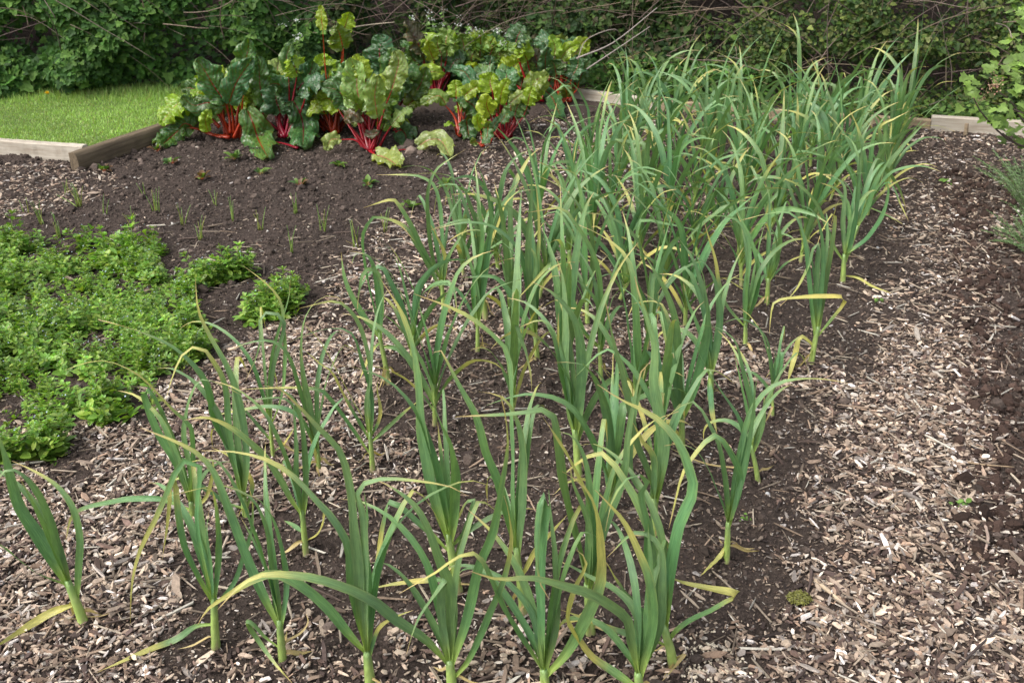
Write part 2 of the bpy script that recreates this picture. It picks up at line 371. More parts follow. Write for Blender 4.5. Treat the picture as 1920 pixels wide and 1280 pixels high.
hh=R.uniform(.009,.018,n)*(.8+.5*patch)+sstep(.25,.0,hy(x)-y)*R.uniform(0,.06,n); yaw=R.uniform(0,6.28,n); lean=R.normal(0,.45,n); w=R.uniform(.0018,.003,n)
tv=np.array([(-1,0,0),(1,0,0),(.7,0,.55),(-.7,0,.55),(0,0,1)],float)
lx=np.cos(yaw+1.57)*lean*hh; ly=np.sin(yaw+1.57)*lean*hh
V=np.zeros((n,5,3)); V[:,:,0]=x[:,None]+tv[:,0]*w[:,None]*np.cos(yaw)[:,None]+lx[:,None]*tv[:,2]**1.6; V[:,:,1]=y[:,None]+tv[:,0]*w[:,None]*np.sin(yaw)[:,None]+ly[:,None]*tv[:,2]**1.6; V[:,:,2]=.054+tv[:,2]*hh[:,None]
off=(np.arange(n)*5)[:,None]; Fa=np.array([0,1,2,3])[None]+off; Fb=np.array([3,2,4])[None]+off
cols=np.array([.27,.41,.105])*(.72+.55*patch)[:,None]*np.exp(R.normal(0,.2,n))[:,None]; yel=R.rand(n)<.12; cols[yel]=np.array([.34,.34,.13])*R.uniform(.7,1.1,yel.sum())[:,None]
go=obj('lawn_grass',make_mesh('lawn_grass',V.reshape(-1,3),[Fa,Fb],np.repeat(cols,5,0)),M['grass']); tag(go,'short mown bright green grass behind the timber edging','grass',kind='stuff')
# ============================================================ timber edging
def board(name,p0,p1,z0,z1,th,mat,label,round_end=False,cat='edging board',bow=.0):
    p0=np.array(p0,float); p1=np.array(p1,float); L=np.linalg.norm(p1-p0); d=(p1-p0)/L
    b=Bag(); r=np.random.RandomState(int(L*1000)); n=24; hgt=z1-z0; c=.006
    prof=np.array([(0,c),(c,0),(th-c,0),(th,c),(th,hgt-c),(th-c,hgt),(c,hgt),(0,hgt-c)])
    if round_end:
        a=np.linspace(-np.pi/2,np.pi/2,9); prof=np.vstack([[(th*.35-th*.0,0)],np.c_[th*.35-np.cos(a)*th*.35*1.0,hgt/2+np.sin(a)*hgt/2][1:-1],[(th*.35,hgt)],[(th,hgt)],[(th,0)]])
    k=len(prof); s=np.linspace(0,L,n); V=[]
    for i,t in enumerate(s):
        wob=r.uniform(-.0016,.0016,(k,2)); pr=prof+wob; pr[:,1]+=bow*math.sin(math.pi*t/L)
        V.append(np.stack([np.full(k,t),pr[:,0],pr[:,1]],-1))
    V=np.concatenate(V); i=np.arange(n-1)[:,None]; j=np.arange(k)[None]; jn=(j+1)%k
    Fs=np.stack([i*k+j,(i+1)*k+j,(i+1)*k+jn,i*k+jn],-1).reshape(-1,4)
    b.add(V,[Fs,np.arange(k)[None],(np.arange(k)[::-1]+(n-1)*k)[None]],(1,1,1)); o=b.build(name,mat,smooth=False)
    o.location=(p0[0],p0[1],z0); o.rotation_euler=(0,0,math.atan2(d[1],d[0])); tag(o,label,cat,'timber edging boards'); return o
board('edging_board',(-8.9,6.98),(-3.02,5.625),-.03,.092,.05,M['pale_wood'],'pale timber edging board running off towards the lawn corner')
board('edging_board',(-3.0,5.62),(-2.405,5.478),-.03,.090,.055,M['pale_wood'],'short bleached timber board between lawn and chip path, its flat top nearly white')
board('edging_board',(-2.375,5.33),(-1.56,7.25),-.04,.088,.06,M['brown_wood'],'weathered brown timber rail with a rounded end between lawn and chard bed',round_end=True)
pb=[ground_at(1040,182),ground_at(1225,207),ground_at(1500,230),ground_at(1742,246),ground_at(1985,262)]
board('edging_board',pb[0][:2],pb[1][:2],-.03,.075,.045,M['pale_wood'],'pale timber board behind the chard at the far left end of the back edging')
board('edging_board',pb[1][:2],pb[2][:2]+.0,-.03,.07,.045,M['tan_wood'],'tan timber edging board showing in gaps behind the tall garlic leaves')
board('edging_board',pb[2][:2]+.001,pb[3][:2],-.03,.07,.045,M['tan_wood'],'low tan timber board just left of the bleached back board')
d=(pb[4]-pb[3])[:2]; d/=np.linalg.norm(d)
board('edging_board',pb[3][:2]+np.array([.0,-.012]),pb[4][:2]+np.array([.0,-.012])+d*1.5,-.03,.095,.055,M['pale_wood'],'bleached timber board at the end of the right path with a small peg')
pg=ground_at(1806,254); b=Bag(); tv,tf=tube(np.array([(0,0,-.05),(0.004,0,.03),(-.002,0,.078)]),[.013,.014,.012],4); b.add(tv,tf,(1,1,1)); o=b.build('wooden_peg',M['tan_wood'],smooth=False); o.location=(pg[0],pg[1]-.02,0); tag(o,'small square wooden peg against the bleached board at the end of the path','peg')
# ============================================================ garlic
WIN={'C':(0,800,2.6656),'D':(160,480,3.2),'E':(220,780,2.56),'G':(680,700,2.2067),'J':(1000,500,2.2067),'K':(660,280,2.909),'Q':(1040,200,2.4615),'A':(280,0,4.0),'B':(680,20,4.0)}
GREEN=np.array([.118,.228,.094]); LIGHT=np.array([.215,.345,.150]); YEL=np.array([.54,.48,.15]); TAN=np.array([.52,.38,.20]); STEMC=np.array([.33,.45,.12])
def ribbon(P,w,yel,seed,n=18,base_c=GREEN,twist=1.0,fold0=.75):
    """leaf blade along P (world points), full width w metres"""
    r=np.random.RandomState(seed); S=spline(P,n); m=n+1; s=np.linspace(0,1,m); T=norm(np.gradient(S,axis=0))
    V0=norm(CAM-S)*.55+np.array([0,0,.6]); a=r.uniform(-.7,.7)*twist; bt=r.uniform(-.7,.7)*twist
    W=np.zeros((m,3))
    for i in range(m):
        ww=np.cross(T[i],V0[i]); ww=ww/max(np.linalg.norm(ww),1e-6)
        if i: 
            if np.dot(ww,W[i-1])<0: ww=-ww
            ww=.45*W[i-1]+.55*ww; ww-=T[i]*np.dot(ww,T[i]); ww/=max(np.linalg.norm(ww),1e-6)
        W[i]=ww
    Nn=np.cross(W,T); ang=a+bt*np.sin(s*2.6+r.uniform(0,6)); Wr=W*np.cos(ang)[:,None]+Nn*np.sin(ang)[:,None]; Nr=norm(np.cross(Wr,T))
    flip=np.sign(np.sum(Nr*V0,1)+1e-6); flip=flip[0:1]*0+np.sign(flip.sum()+.1); Nr=Nr*flip[:,None]
    prof=np.where(s<.14,.62+.38*sstep(0,.14,s),1.0)*np.where(s>.38,np.clip(1-((s-.38)/.62)**1.55,.0,1),1); prof=np.maximum(prof,.03)
    hw=.5*w*prof*(1+.05*np.sin(s*17+r.uniform(0,6)))
    fold=fold0*(1-sstep(0,.35,s))+.15+.12*np.sin(s*5+r.uniform(0,6))
    us=np.array([-1,-.55,0,.55,1]); hgt=np.abs(us)**1.3
    V=S[:,None]+Wr[:,None]*(us[None,:,None]*(hw*np.cos(fold))[:,None,None])+Nr[:,None]*(hgt[None,:,None]*(hw*np.sin(fold))[:,None,None])
    V=V+Nr[:,None]*(np.sin(s*23+us[None,:,None][...,0].T*0+r.uniform(0,6))[:,None,None]*.0008) if False else V
    V[:,0]+=Nr*(np.sin(s*31+r.uniform(0,6))*.05*w)[:,None]; V[:,4]+=Nr*(np.sin(s*27+r.uniform(0,6))*.05*w)[:,None]
    i=np.arange(n)[:,None]; j=np.arange(4)[None]; Fq=np.stack([i*5+j,i*5+j+1,(i+1)*5+j+1,(i+1)*5+j],-1).reshape(-1,4)
    g=base_c*r.uniform(.82,1.2)*np.array([r.uniform(.82,1.12),1,r.uniform(.85,1.12)])
    start=1-yel*1.05-.05; t=sstep(start-.12,start+.22,s)[:,None] if yel<.85 else np.full((m,1),.8)
    low=(1-sstep(0,.20,s))[:,None]
    c=g*(1-low)+STEMC*low; c=c*(1-t)+(LIGHT*(1-sstep(.3,.9,t))+YEL*sstep(.3,.9,t))*t; 
    if yel>.97: c=c*.2+TAN*.8
    lt=(sstep(.35,.75,s)*.28*(yel<.85))[:,None]; c=c*(1-lt)+LIGHT*lt
    tip=sstep(.90,.975,s)[:,None]*(yel>.05); c=c*(1-tip)+TAN*tip
    C=np.repeat(c[:,None],5,1); edge=np.abs(us)[None,:,None]**4*np.clip(yel*.8,0,.5)*sstep(.2,.8,s)[:,None,None]; C=C*(1-edge)+YEL*edge
    C[:,2]*=1.13; C[:,1]*=.95; C[:,3]*=.95
    uv=np.stack([np.tile(us*.5+.5+seed*.37,(m,1)),np.repeat((s*12)[:,None],5,1)],-1).reshape(-1,2)
    return V.reshape(-1,3),Fq,C.reshape(-1,3),uv
def stem_mesh(P,r0,r1,seed):
    r=np.random.RandomState(seed); S=spline(P,9); s=np.linspace(0,1,10); rad=r0*(1-s)+r1*s; rad=rad*(1+.18*np.exp(-((s-.06)/.09)**2)); rad[-1]*=.8
    V,F=tube(S,rad,10,.85); c=STEMC*r.uniform(.85,1.1)*np.ones((10,1)); u_=sstep(.55,1,s)[:,None]*.6; c=c*(1-u_)+GREEN*1.15*u_
    b=(1-sstep(.03,.22,s))[:,None]; c=c*(1-b)+np.array([.42,.38,.22])*b; b=(1-sstep(0,.16,s))[:,None]*r.uniform(.5,1); c=c*(1-b)+np.array([.24,.15,.11])*b
    # rings where old sheaths end
    for q in r.uniform(.3,.9,2): c=c*(1-.35*np.exp(-((s-q)/.05)**2))[:,None]+.35*np.exp(-((s-q)/.05)**2)[:,None]*np.array([.34,.42,.16])
    C=np.repeat(c,10,0)*np.exp(r.normal(0,.10,(100,1)))*np.tile(np.exp(r.normal(0,.12,(10,1))),(10,1)); pp=(r.rand(10)<.35); C=C.reshape(10,10,3); C[:3,pp]=C[:3,pp]*.5+np.array([.40,.27,.20])*.5; return V,F,C.reshape(-1,3)
def leaf_obj(parent,base,P,w,yel,seed,**k):
    V,F,C,U=ribbon(P,w,yel,seed,**k); me=make_mesh('leaf',V-base,F,C,U,True); o=obj('leaf',me,M['garlic'],parent)
    if yel>=.97: o['label']='dry tan withered leaf'
    elif yel>=.85: o['label']='yellowed leaf'
    return o
def put_stem(parent,base,P,r0,r1,seed):
    V,F,C=stem_mesh(P,r0,r1,seed); return obj('stem',make_mesh('stem',V-base,F,C,None,True),M['gstem'],parent)
GROUP='garlic plants growing in rows in the bed'
TR='''
P C 425 990 350 800 54|large garlic plant alone in the chips at the bottom left corner
L 78 .1 335,790 200,560 90,390 30,170 -30,-30
L 60 .05 325,780 290,620 230,420 160,290 90,225 30,215 -30,290
L 40 .1 320,740 240,540 150,350 95,250
L 46 .25 375,840 395,700 400,560 370,420 300,310 190,230 60,170
L 52 .05 330,800 200,740 100,670 0,590 -80,560
L 52 .88 375,890 250,930 100,1020 -40,1110
L 14 1 440,950 500,945 550,930
P E 470 1115 465 900 46|garlic plant with looped leaves and a long pale leaf trailing flat to the left
L 38 .4 470,870 430,740 400,600 385,450 400,260 370,205 300,230 250,340 180,500 110,640 70,800 62,1000
L 38 .5 445,890 380,760 320,620 290,450 280,330 265,300 250,420 240,520 215,690
L 36 .3 475,880 485,700 485,560 470,420 450,350 380,350 240,385
L 22 .1 465,880 450,720 430,560 440,450
L 28 .2 480,920 560,800 600,690 640,560 650,430 630,330
L 42 .5 440,1000 380,1010 280,1070 150,1120 0,1185 -100,1230
P E 795 1190 780 1010 46|garlic plant with a folded lower leaf and a curled dry leaf at its stem
L 56 .25 770,1010 700,850 640,720 590,590 530,430 470,280 400,190 300,130 200,90 110,55
L 32 .3 785,1010 770,870 740,700 720,560 680,450 640,390 560,350 460,335 240,385
L 34 .1 800,1010 810,880 810,760 780,600 740,480 680,400 600,370
L 28 .1 780,960 740,800 700,700 640,570 590,480
L 32 .3 770,1110 720,1060 660,1000 615,980 680,1080 760,1190 840,1280
L 20 1 815,1120 815,1080 880,1040 915,990 905,945
P E 1215 1290 1200 1150 60|tall garlic plant whose broad low leaf arches left to a yellow tip
L 62 .35 1210,1150 1120,1060 1010,920 880,810 760,755 660,780 560,840 440,920 385,1000
L 62 .15 1180,1130 1165,950 1160,750 1140,550 1120,350 1070,170 960,50 860,-60 750,-155
L 46 .2 1200,1120 1190,900 1190,700 1180,480 1150,380 1190,320 1300,300 1450,310 1600,340 1680,380
L 50 .3 1165,1100 1120,850 1110,640 1040,500 950,400 870,310 780,240 690,200 560,170 400,165
L 40 0 1215,1050 1210,830 1190,600 1200,480 1185,360
L 26 .6 1240,1150 1225,1090 1260,1010 1340,960 1420,930
P G 370 1290 360 1200 60|garlic plant with a very long leaf reaching far left, beside the tall arching one
L 60 .3 350,1220 260,1110 150,1030 50,950 -60,890 -239,840 -412,832 -520,890 -602,978
L 42 .1 345,1180 325,1000 330,880 345,845 290,920 220,1030 182,1160
L 56 .1 360,1190 365,1000 360,880 320,780 270,640 210,540 120,470 40,435
L 50 .2 380,1200 430,1020 480,800 540,650 575,450 600,300 590,180 570,90
L 36 .35 400,1260 440,1180 530,980 590,830 615,680 600,560 585,505
L 34 .1 365,1190 380,1020 380,920 355,850
P G 755 1290 750 1230 60|garlic plant with a hairpin folded upright leaf at the centre of the bottom edge
L 46 .35 730,1240 650,1090 570,940 510,800 460,745 380,765 290,830 150,910
L 54 .1 760,1230 745,1050 735,850 750,650 765,540 745,495 730,560 720,700 730,850 770,930
L 42 0 790,1200 800,1030 800,870 790,700 775,560 770,480
L 60 .5 760,1240 850,1150 930,1000 980,880 985,760 970,600 940,500 880,440 825,405
P G 1150 1330 1140 1250 60|garlic plant cut by the bottom edge with a twisted yellow-orange leaf
L 50 .2 1130,1240 1110,1100 1090,1010 960,920 840,880 700,845 560,850 440,815
L 46 .1 1160,1240 1150,1080 1120,970 1040,890 940,840 870,800 800,770
L 50 .4 1190,1240 1200,1050 1190,870 1140,730 1080,610 1010,530 960,480
L 55 .75 1130,1320 960,1180 880,1080 845,1000 880,880 920,800 920,760 880,725
L 42 .1 1170,1240 1230,1050 1240,900 1240,750 1200,680 1120,660 1010,760
L 50 .05 1150,1240 1180,1000 1190,800 1180,620
P G 1295 1214 1250 1060 62|nearest garlic plant beside the right path, leaning, one low leaf kinked back pale yellow
L 48 .15 1230,1050 1180,850 1180,650 1150,500 1180,440 1130,415 1080,450 1030,530 1005,650
L 60 .25 1250,1050 1270,850 1306,639 1366,489 1346,379 1296,269 1206,179 1086,119 971,44
L 50 .55 1270,1120 1310,1060 1400,1000 1480,960 1552,914 1450,890 1324,863 1250,830
L 38 .5 1240,1130 1100,1080 960,1030 820,975
L 46 .3 1240,1080 1150,980 1080,900 1000,770
L 22 1 1290,1200 1330,1160 1300,1200 1240,1270
L 46 0 1240,1040 1215,900 1200,700 1190,560
P J 800 1215 805 1080 30|garlic plant second along the right path with a bright yellow leaf drooping at its foot
L 28 .2 800,1070 780,980 730,850 680,770 620,735 540,740
L 34 .4 812,1070 850,960 855,860 820,780 755,697 690,750 620,850 590,960 560,1085
L 32 .2 815,1060 830,900 860,740 900,600 980,500 1080,465 1200,465 1300,480
L 28 .05 820,1060 870,850 900,680 925,450
L 38 .1 800,1050 850,880 870,680 780,520 690,370 640,270 540,170 460,110
L 28 .9 815,1150 770,1200 690,1280
P J 935 890 905 760 24|thin garlic plant third along the right path with a dry sliver of leaf lying left
L 28 .05 905,760 905,600 870,440 840,320 780,260 700,240
L 28 .1 920,760 950,640 955,530
L 18 .1 900,760 890,620 860,480 830,350
L 9 1 905,830 830,830 700,810 545,740
P J 993 620 988 530 15|spindly small garlic plant beside the right path with very thin stem
L 17 .05 985,530 985,400 960,290 900,230 840,215 780,235
L 24 .1 995,520 1020,430 1025,350 990,420 960,460
L 11 0 990,520 1000,400 1000,330
P Q 1180 1200 1210 1040 29|garlic plant by the right path with kinked leaves, a pale one hanging down
L 36 .25 1205,1040 1200,900 1210,760 1215,650 1200,640 1170,740 1110,850 1040,920
L 28 .8 1215,1050 1270,980 1340,890 1250,875 1130,880 1040,890 1005,920 990,1050
L 32 .3 1225,1020 1240,870 1270,700 1290,560 1290,485 1240,560 1210,640
L 28 .15 1200,1030 1180,850 1160,660 1130,540 1080,490 980,495 860,525
L 32 .85 1180,1110 1150,1070 1130,1070 1100,1180 1075,1270
L 26 0 1215,1010 1230,850 1240,700 1225,560 1190,480 1120,450
P Q 880 1110 880 1010 25|slim garlic plant in the second row with a white pebble at its foot
L 24 .5 870,1020 800,930 760,820 740,700 710,600 690,530
L 28 .05 880,1010 880,850 900,680 860,540 780,505 700,505
L 28 .05 890,1010 930,880 940,740 900,600 850,500 830,440
L 22 0 875,1000 885,860 895,700
P Q 978 925 985 810 25|slender second row garlic plant with a pale yellowing leaf low to the left
L 26 .1 980,810 985,680 990,540 990,420 970,340
L 22 .1 990,810 1030,700 1010,580 960,540 900,560
L 20 .5 990,790 1060,730 1140,690 1200,680
L 22 .6 965,890 880,850 800,800 770,795
L 24 0 1000,790 1040,640 1020,500 1000,450
P Q 1330 815 1335 700 27|garlic plant by the right path with a thin yellow leaf lying on the chips
L 32 .05 1345,690 1430,620 1510,510 1540,400 1530,330
L 28 .1 1330,690 1330,520 1340,380 1300,330 1240,315
L 26 .2 1325,690 1290,640 1250,540 1210,450 1150,380 1080,340 1010,325
L 36 0 1350,680 1380,560 1400,400 1410,260
L 24 .1 1340,700 1360,600 1360,480 1340,420 1280,405
L 15 .9 1350,780 1400,790 1470,830 1555,860
P Q 1345 690 1390 570 30|garlic plant with a leaning pale stem just behind its neighbour on the right path
L 28 .1 1390,570 1440,480 1480,350 1540,250 1560,180
L 30 0 1385,570 1400,420 1410,250 1430,120
L 24 .2 1380,570 1340,450 1300,380 1220,350
P Q 1440 500 1455 430 32|big bushy garlic plant by the right path, one broad leaf pointing right
L 30 .1 1450,430 1460,250 1480,120 1540,30 1600,10
L 38 .05 1460,430 1500,330 1560,240 1674,110 1720,70
L 30 0 1455,420 1440,280 1420,150 1470,60
L 30 .3 1470,420 1510,250 1500,100 1560,60 1640,20
L 17 .4 1480,440 1540,350 1600,460 1635,530
L 13 .5 1460,460 1530,500 1620,550
L 32 0 1450,430 1430,300 1400,160 1440,-20
L 32 0 1450,430 1480,280 1520,160 1530,30
P E 905 665 890 480 34|garlic plant with a swollen pale neck and a bright yellow lower leaf
L 48 .3 880,470 820,360 730,220 620,110 520,40 420,5 320,20
L 34 .1 900,470 905,330 900,180 890,60 860,-60 800,-120 700,-150
L 32 0 890,470 860,300 860,150 850,0 840,-100
L 28 .05 895,560 840,520 800,500
L 22 .9 920,600 960,570 990,500 985,420 920,395
P E 620 480 605 400 40|tall garlic plant whose two longest leaves reach out over the salad patch
L 64 .2 605,400 566,216 470,32 430,-144 342,-272 166,-384 -90,-463
L 42 .25 615,400 622,192 590,-48 534,-224 454,-368 390,-504 374,-664
L 36 .4 600,400 542,112 518,-144 454,-272 398,-332 326,-312 278,-224 222,-48
L 30 .7 640,430 650,330 600,240 520,180 450,150
L 34 .3 615,450 520,420 440,360 300,295 240,385
P E 365 500 355 420 36|leftmost garlic plant of the bed with an orange-tipped leaf over the salad
L 44 .05 350,400 280,220 200,90 150,-30 125,-130 170,-110 250,60 320,190
L 32 .2 360,400 350,250 320,100 330,0 350,-90 406,-176 526,-136 638,-80
L 34 .5 345,410 358,80 286,-8 190,-112 86,-208 -50,-264 -170,-250 -256,-218
L 34 .3 350,430 220,400 100,395 0,405 -200,460 -250,600
L 24 .9 400,440 430,380 460,240 440,180
P D 1125 1200 1110 1020 27|garlic plant in the left path with one thin leaf reaching up to a pale tip
L 28 .1 1110,1020 1100,850 1120,600 1180,380 1220,250 1230,140
L 30 .3 1120,1010 1180,850 1200,600 1190,420 1170,270 1080,160 930,45
L 26 0 1120,1080 980,950 870,830 800,800
L 32 .1 1120,1010 1110,850 1130,650 1190,450 1180,370 1100,335 1045,390 1050,500 1020,620 960,750
L 24 .8 1130,1200 1190,1130 1260,1020
P D 1400 1290 1395 1170 32|garlic plant with high arching leaves between the left path and the yellow-green necked one
L 30 .2 1400,1180 1340,950 1300,650 1310,400 1400,260 1500,240 1560,300
L 34 .1 1390,1150 1300,850 1220,600 1120,510 980,520 850,570
L 36 .1 1410,1150 1350,900 1320,750 1290,550
L 38 .2 1440,1220 1360,1100 1280,950 1170,850 850,890
L 32 .4 1420,1190 1320,1010 1240,930 1100,900 900,930 640,990
L 26 .88 1420,1270 1370,1150 1340,1060
P D 1725 1290 1710 1090 36|bushy garlic plant with a yellow-green inner leaf left of the widest leaved one
L 44 .2 1700,1090 1690,900 1710,700 1690,560 1640,400 1560,300 1480,270 1280,315
L 36 .6 1690,1100 1560,850 1480,700 1400,640 1290,540
L 30 .1 1720,1090 1720,850 1660,640 1620,500 1560,440 1430,440 1280,490 1180,540
L 30 .4 1680,1130 1580,1000 1480,870 1400,800 1180,790 920,800
L 30 .3 1720,1120 1800,1040 1920,930 2010,860
L 28 .7 1720,1080 1770,950 1750,800 1760,740
L 18 .95 1500,640 1450,580 1380,480 1250,345
P K 205 1280 155 1040 32|garlic plant with curled over top and a dry brown sheath peeling from its neck
L 40 .1 150,1040 70,920 10,820 -40,700 -60,560
L 44 .05 150,1030 150,850 130,700 100,600 60,565 20,570 0,620
L 40 .1 160,1030 165,850 150,700 110,650 60,680 35,800 30,870
L 36 .2 165,1030 120,880 80,700 60,560 60,460 110,375 160,370 260,410 340,500
L 26 .8 150,1050 100,1120 40,1260
L 32 .3 160,1050 250,1090 330,1180 360,1280
L 28 0 170,940 120,965 70,980
L 20 1 175,1130 190,1220 215,1275
P K 505 900 490 740 30|garlic plant with two pale leaf tips curving left over the dark tilled soil
L 30 .15 480,740 440,600 420,450 410,300 420,200 460,110 540,50 620,0
L 30 .2 490,740 500,600 490,420 480,300 450,200 400,160 320,140 130,140
L 38 .3 480,760 400,600 350,520 300,430 210,380 110,370
L 26 .88 500,740 510,600 460,470 400,370
L 36 .3 470,720 380,540 330,430 260,310 210,275 60,320
L 28 .2 495,730 520,600 610,450 630,420
P K 685 1110 685 950 27|slim garlic plant in the third row behind the tall central clump
L 38 .05 690,950 690,780 640,600 600,480 560,420
L 34 .05 700,950 720,750 740,560 760,400 740,250 700,120 660,60
L 34 .1 680,950 660,780 700,600 710,450 690,300 650,200 620,190
P K 730 920 710 740 36|garlic plant with a thick yellow-green cut neck near the left chip path
L 36 .2 700,720 700,550 680,420 640,300 600,200 540,150 430,130 290,140
L 24 .6 720,720 740,560 800,400 830,310 870,260 940,200
L 28 .1 715,700 720,600 680,430 600,385 430,440
L 36 0 710,720 740,600 700,480 690,380
P K 1012 1150 1000 1020 33|garlic plant with a tall straight flat topped centre leaf on open soil
L 42 .05 990,1010 930,900 860,780 800,710 740,690 600,700
L 46 .05 1000,1010 980,800 960,600 970,400 980,200 965,80
L 38 .1 990,1000 960,850 930,600 850,480 740,410 600,400 440,440
L 30 .4 1010,1000 1010,700 1020,450 1010,250 1000,170
L 36 .2 1000,1000 990,850 1000,600 950,520 905,550
L 14 1 1000,1130 950,1170 890,1210
P K 1360 1240 1350 1090 29|garlic plant with an arching dark lower leaf, right of the flat topped one
L 36 .3 1340,1080 1260,980 1200,800 1180,640 1150,620 1080,630 1020,690 880,840
L 36 .2 1350,1080 1360,850 1340,650 1280,500 1200,380 1140,320 960,345
L 28 .1 1360,1080 1400,900 1430,800 1513,720
L 28 .1 1355,1080 1350,880 1260,740 1150,690 1060,700
L 24 0 1350,1080 1240,960 1190,860 1160,770 1100,800
P K 1285 950 1280 850 30|garlic plant in the fourth row with a square shouldered arching leaf
L 38 .15 1275,850 1270,600 1270,400 1240,200 1200,120 1080,110
L 38 .2 1285,840 1310,650 1300,450 1230,300 1130,200 1000,140
L 34 .05 1270,840 1180,640 1100,480
P K 1190 630 1185 560 32|garlic plant with two stiff dark leaves pointing up left from a low neck
L 40 0 1170,560 1100,450 1030,370
L 28 0 1180,600 1100,520 1030,450
L 36 .1 1180,550 1170,350 1160,200 1120,120 1000,60
L 34 .05 1195,550 1200,350 1200,200 1240,50 1280,-60
L 30 0 1190,560 1230,400 1260,150
P G 668 975 640 760 42|garlic plant in mid bed with a long pale-tipped leaf reaching over its neighbours
L 46 .15 620,750 600,600 560,450 510,330 470,180 400,50 320,-100 289,-86
L 50 .2 640,750 630,500 620,200 608,-55 547,-152 411,-252 214,-329
L 42 .2 655,750 660,550 665,350 640,200 580,100 480,75
L 28 .88 650,800 710,740 760,680 850,580
L 14 1 690,960 640,1000 620,1005
P G 395 890 360 700 54|garlic plant with the broadest dark blue-green leaves, at the middle of the bed
L 72 .2 345,690 290,480 250,250 235,50 214,-93 161,-252 70,-396
L 60 0 360,690 380,500 370,330 300,150 260,50
L 36 .5 340,710 230,620 120,530 92,600 60,780 20,1000
L 34 .4 380,720 430,640 460,530 425,540 380,640 375,700
L 30 .2 370,720 440,650 560,580 650,560 720,560
L 28 .7 350,850 200,860 20,890
L 42 .2 350,700 330,400 310,200
P J 615 765 615 640 33|garlic plant with stout dark neck and bright upright leaves in the second row
L 46 .05 610,640 600,450 590,250 560,130 490,0 460,-50
L 46 .05 620,630 680,450 720,250 710,80 680,-30
L 28 .1 605,620 560,490 530,420
L 36 0 600,620 580,400 540,200 500,120
L 18 .9 590,700 550,640 500,600
P J 735 540 735 450 30|garlic plant with dense straight leaves behind the stout dark necked one
L 46 .05 730,440 710,250 700,100 660,-30 600,-120
L 36 .05 740,440 770,250 760,100 720,0 640,-70
L 28 .5 700,430 740,600 760,690
L 34 .1 730,440 700,300 640,150 620,60
P J 505 1110 500 980 42|very tall broad leaved garlic plant behind the nearest one beside the right path
L 66 .1 505,980 540,750 500,500 500,320 440,120 420,40
L 40 .1 500,980 480,870 430,740 400,600 370,450 330,300 300,150
L 36 .4 480,960 500,800 450,720 410,640
L 36 .05 520,950 540,700 430,450 330,350 270,360 170,460
L 34 .15 480,1000 420,900 400,800 410,650 470,390
P G 945 1070 930 900 46|garlic plant with an orange-tinted leaf crossing in front, right of the hairpin leaved one
L 54 .1 920,900 880,680 830,450 810,300 790,180 750,150 640,165 380,180
L 50 .45 940,900 960,650 900,450 840,330 780,230 745,180
L 44 .05 930,880 940,600 930,400 880,270 810,240
L 34 .1 935,880 940,650 870,450 860,370
L 46 .1 940,900 1000,650 1080,430 1100,250 1150,0 1190,-50
L 30 .85 960,960 900,1010 830,1030
P G 895 420 880 260 44|tall garlic plant with a straight column of leaves on open soil
L 46 .1 875,250 840,0 840,-180 830,-380 800,-480
L 50 .1 885,250 905,0 885,-200 800,-320 700,-380
L 42 .15 880,250 820,0 790,-150 740,-220 650,-190
L 36 .3 890,250 860,50 810,-60 810,-250
'''
def parse(tr):
    pl=[]; 
    for ln in tr.strip().split('\n'):
        if ln[0]=='P':
            head,lab=ln.split('|'); h=head.split(); x0,y0,s=WIN[h[1]]; q=[float(v) for v in h[2:7]]
            pl.append(dict(b=(x0+q[0]/s,y0+q[1]/s),t=(x0+q[2]/s,y0+q[3]/s),w=q[4]/s,win=(x0,y0,s),L=[],lab=lab))
        else:
            h=ln.split(); x0,y0,s=pl[-1]['win']
            pl[-1]['L'].append((float(h[1])/s,float(h[2]),[(x0+float(a.split(',')[0])/s,y0+float(a.split(',')[1])/s) for a in h[3:]]))
    return pl
f_low=lambda pts,p: abs(pts[0][1]-p['t'][1])<.3*abs(p['b'][1]-p['t'][1])+4
traced=parse(TR); pos_used=[]
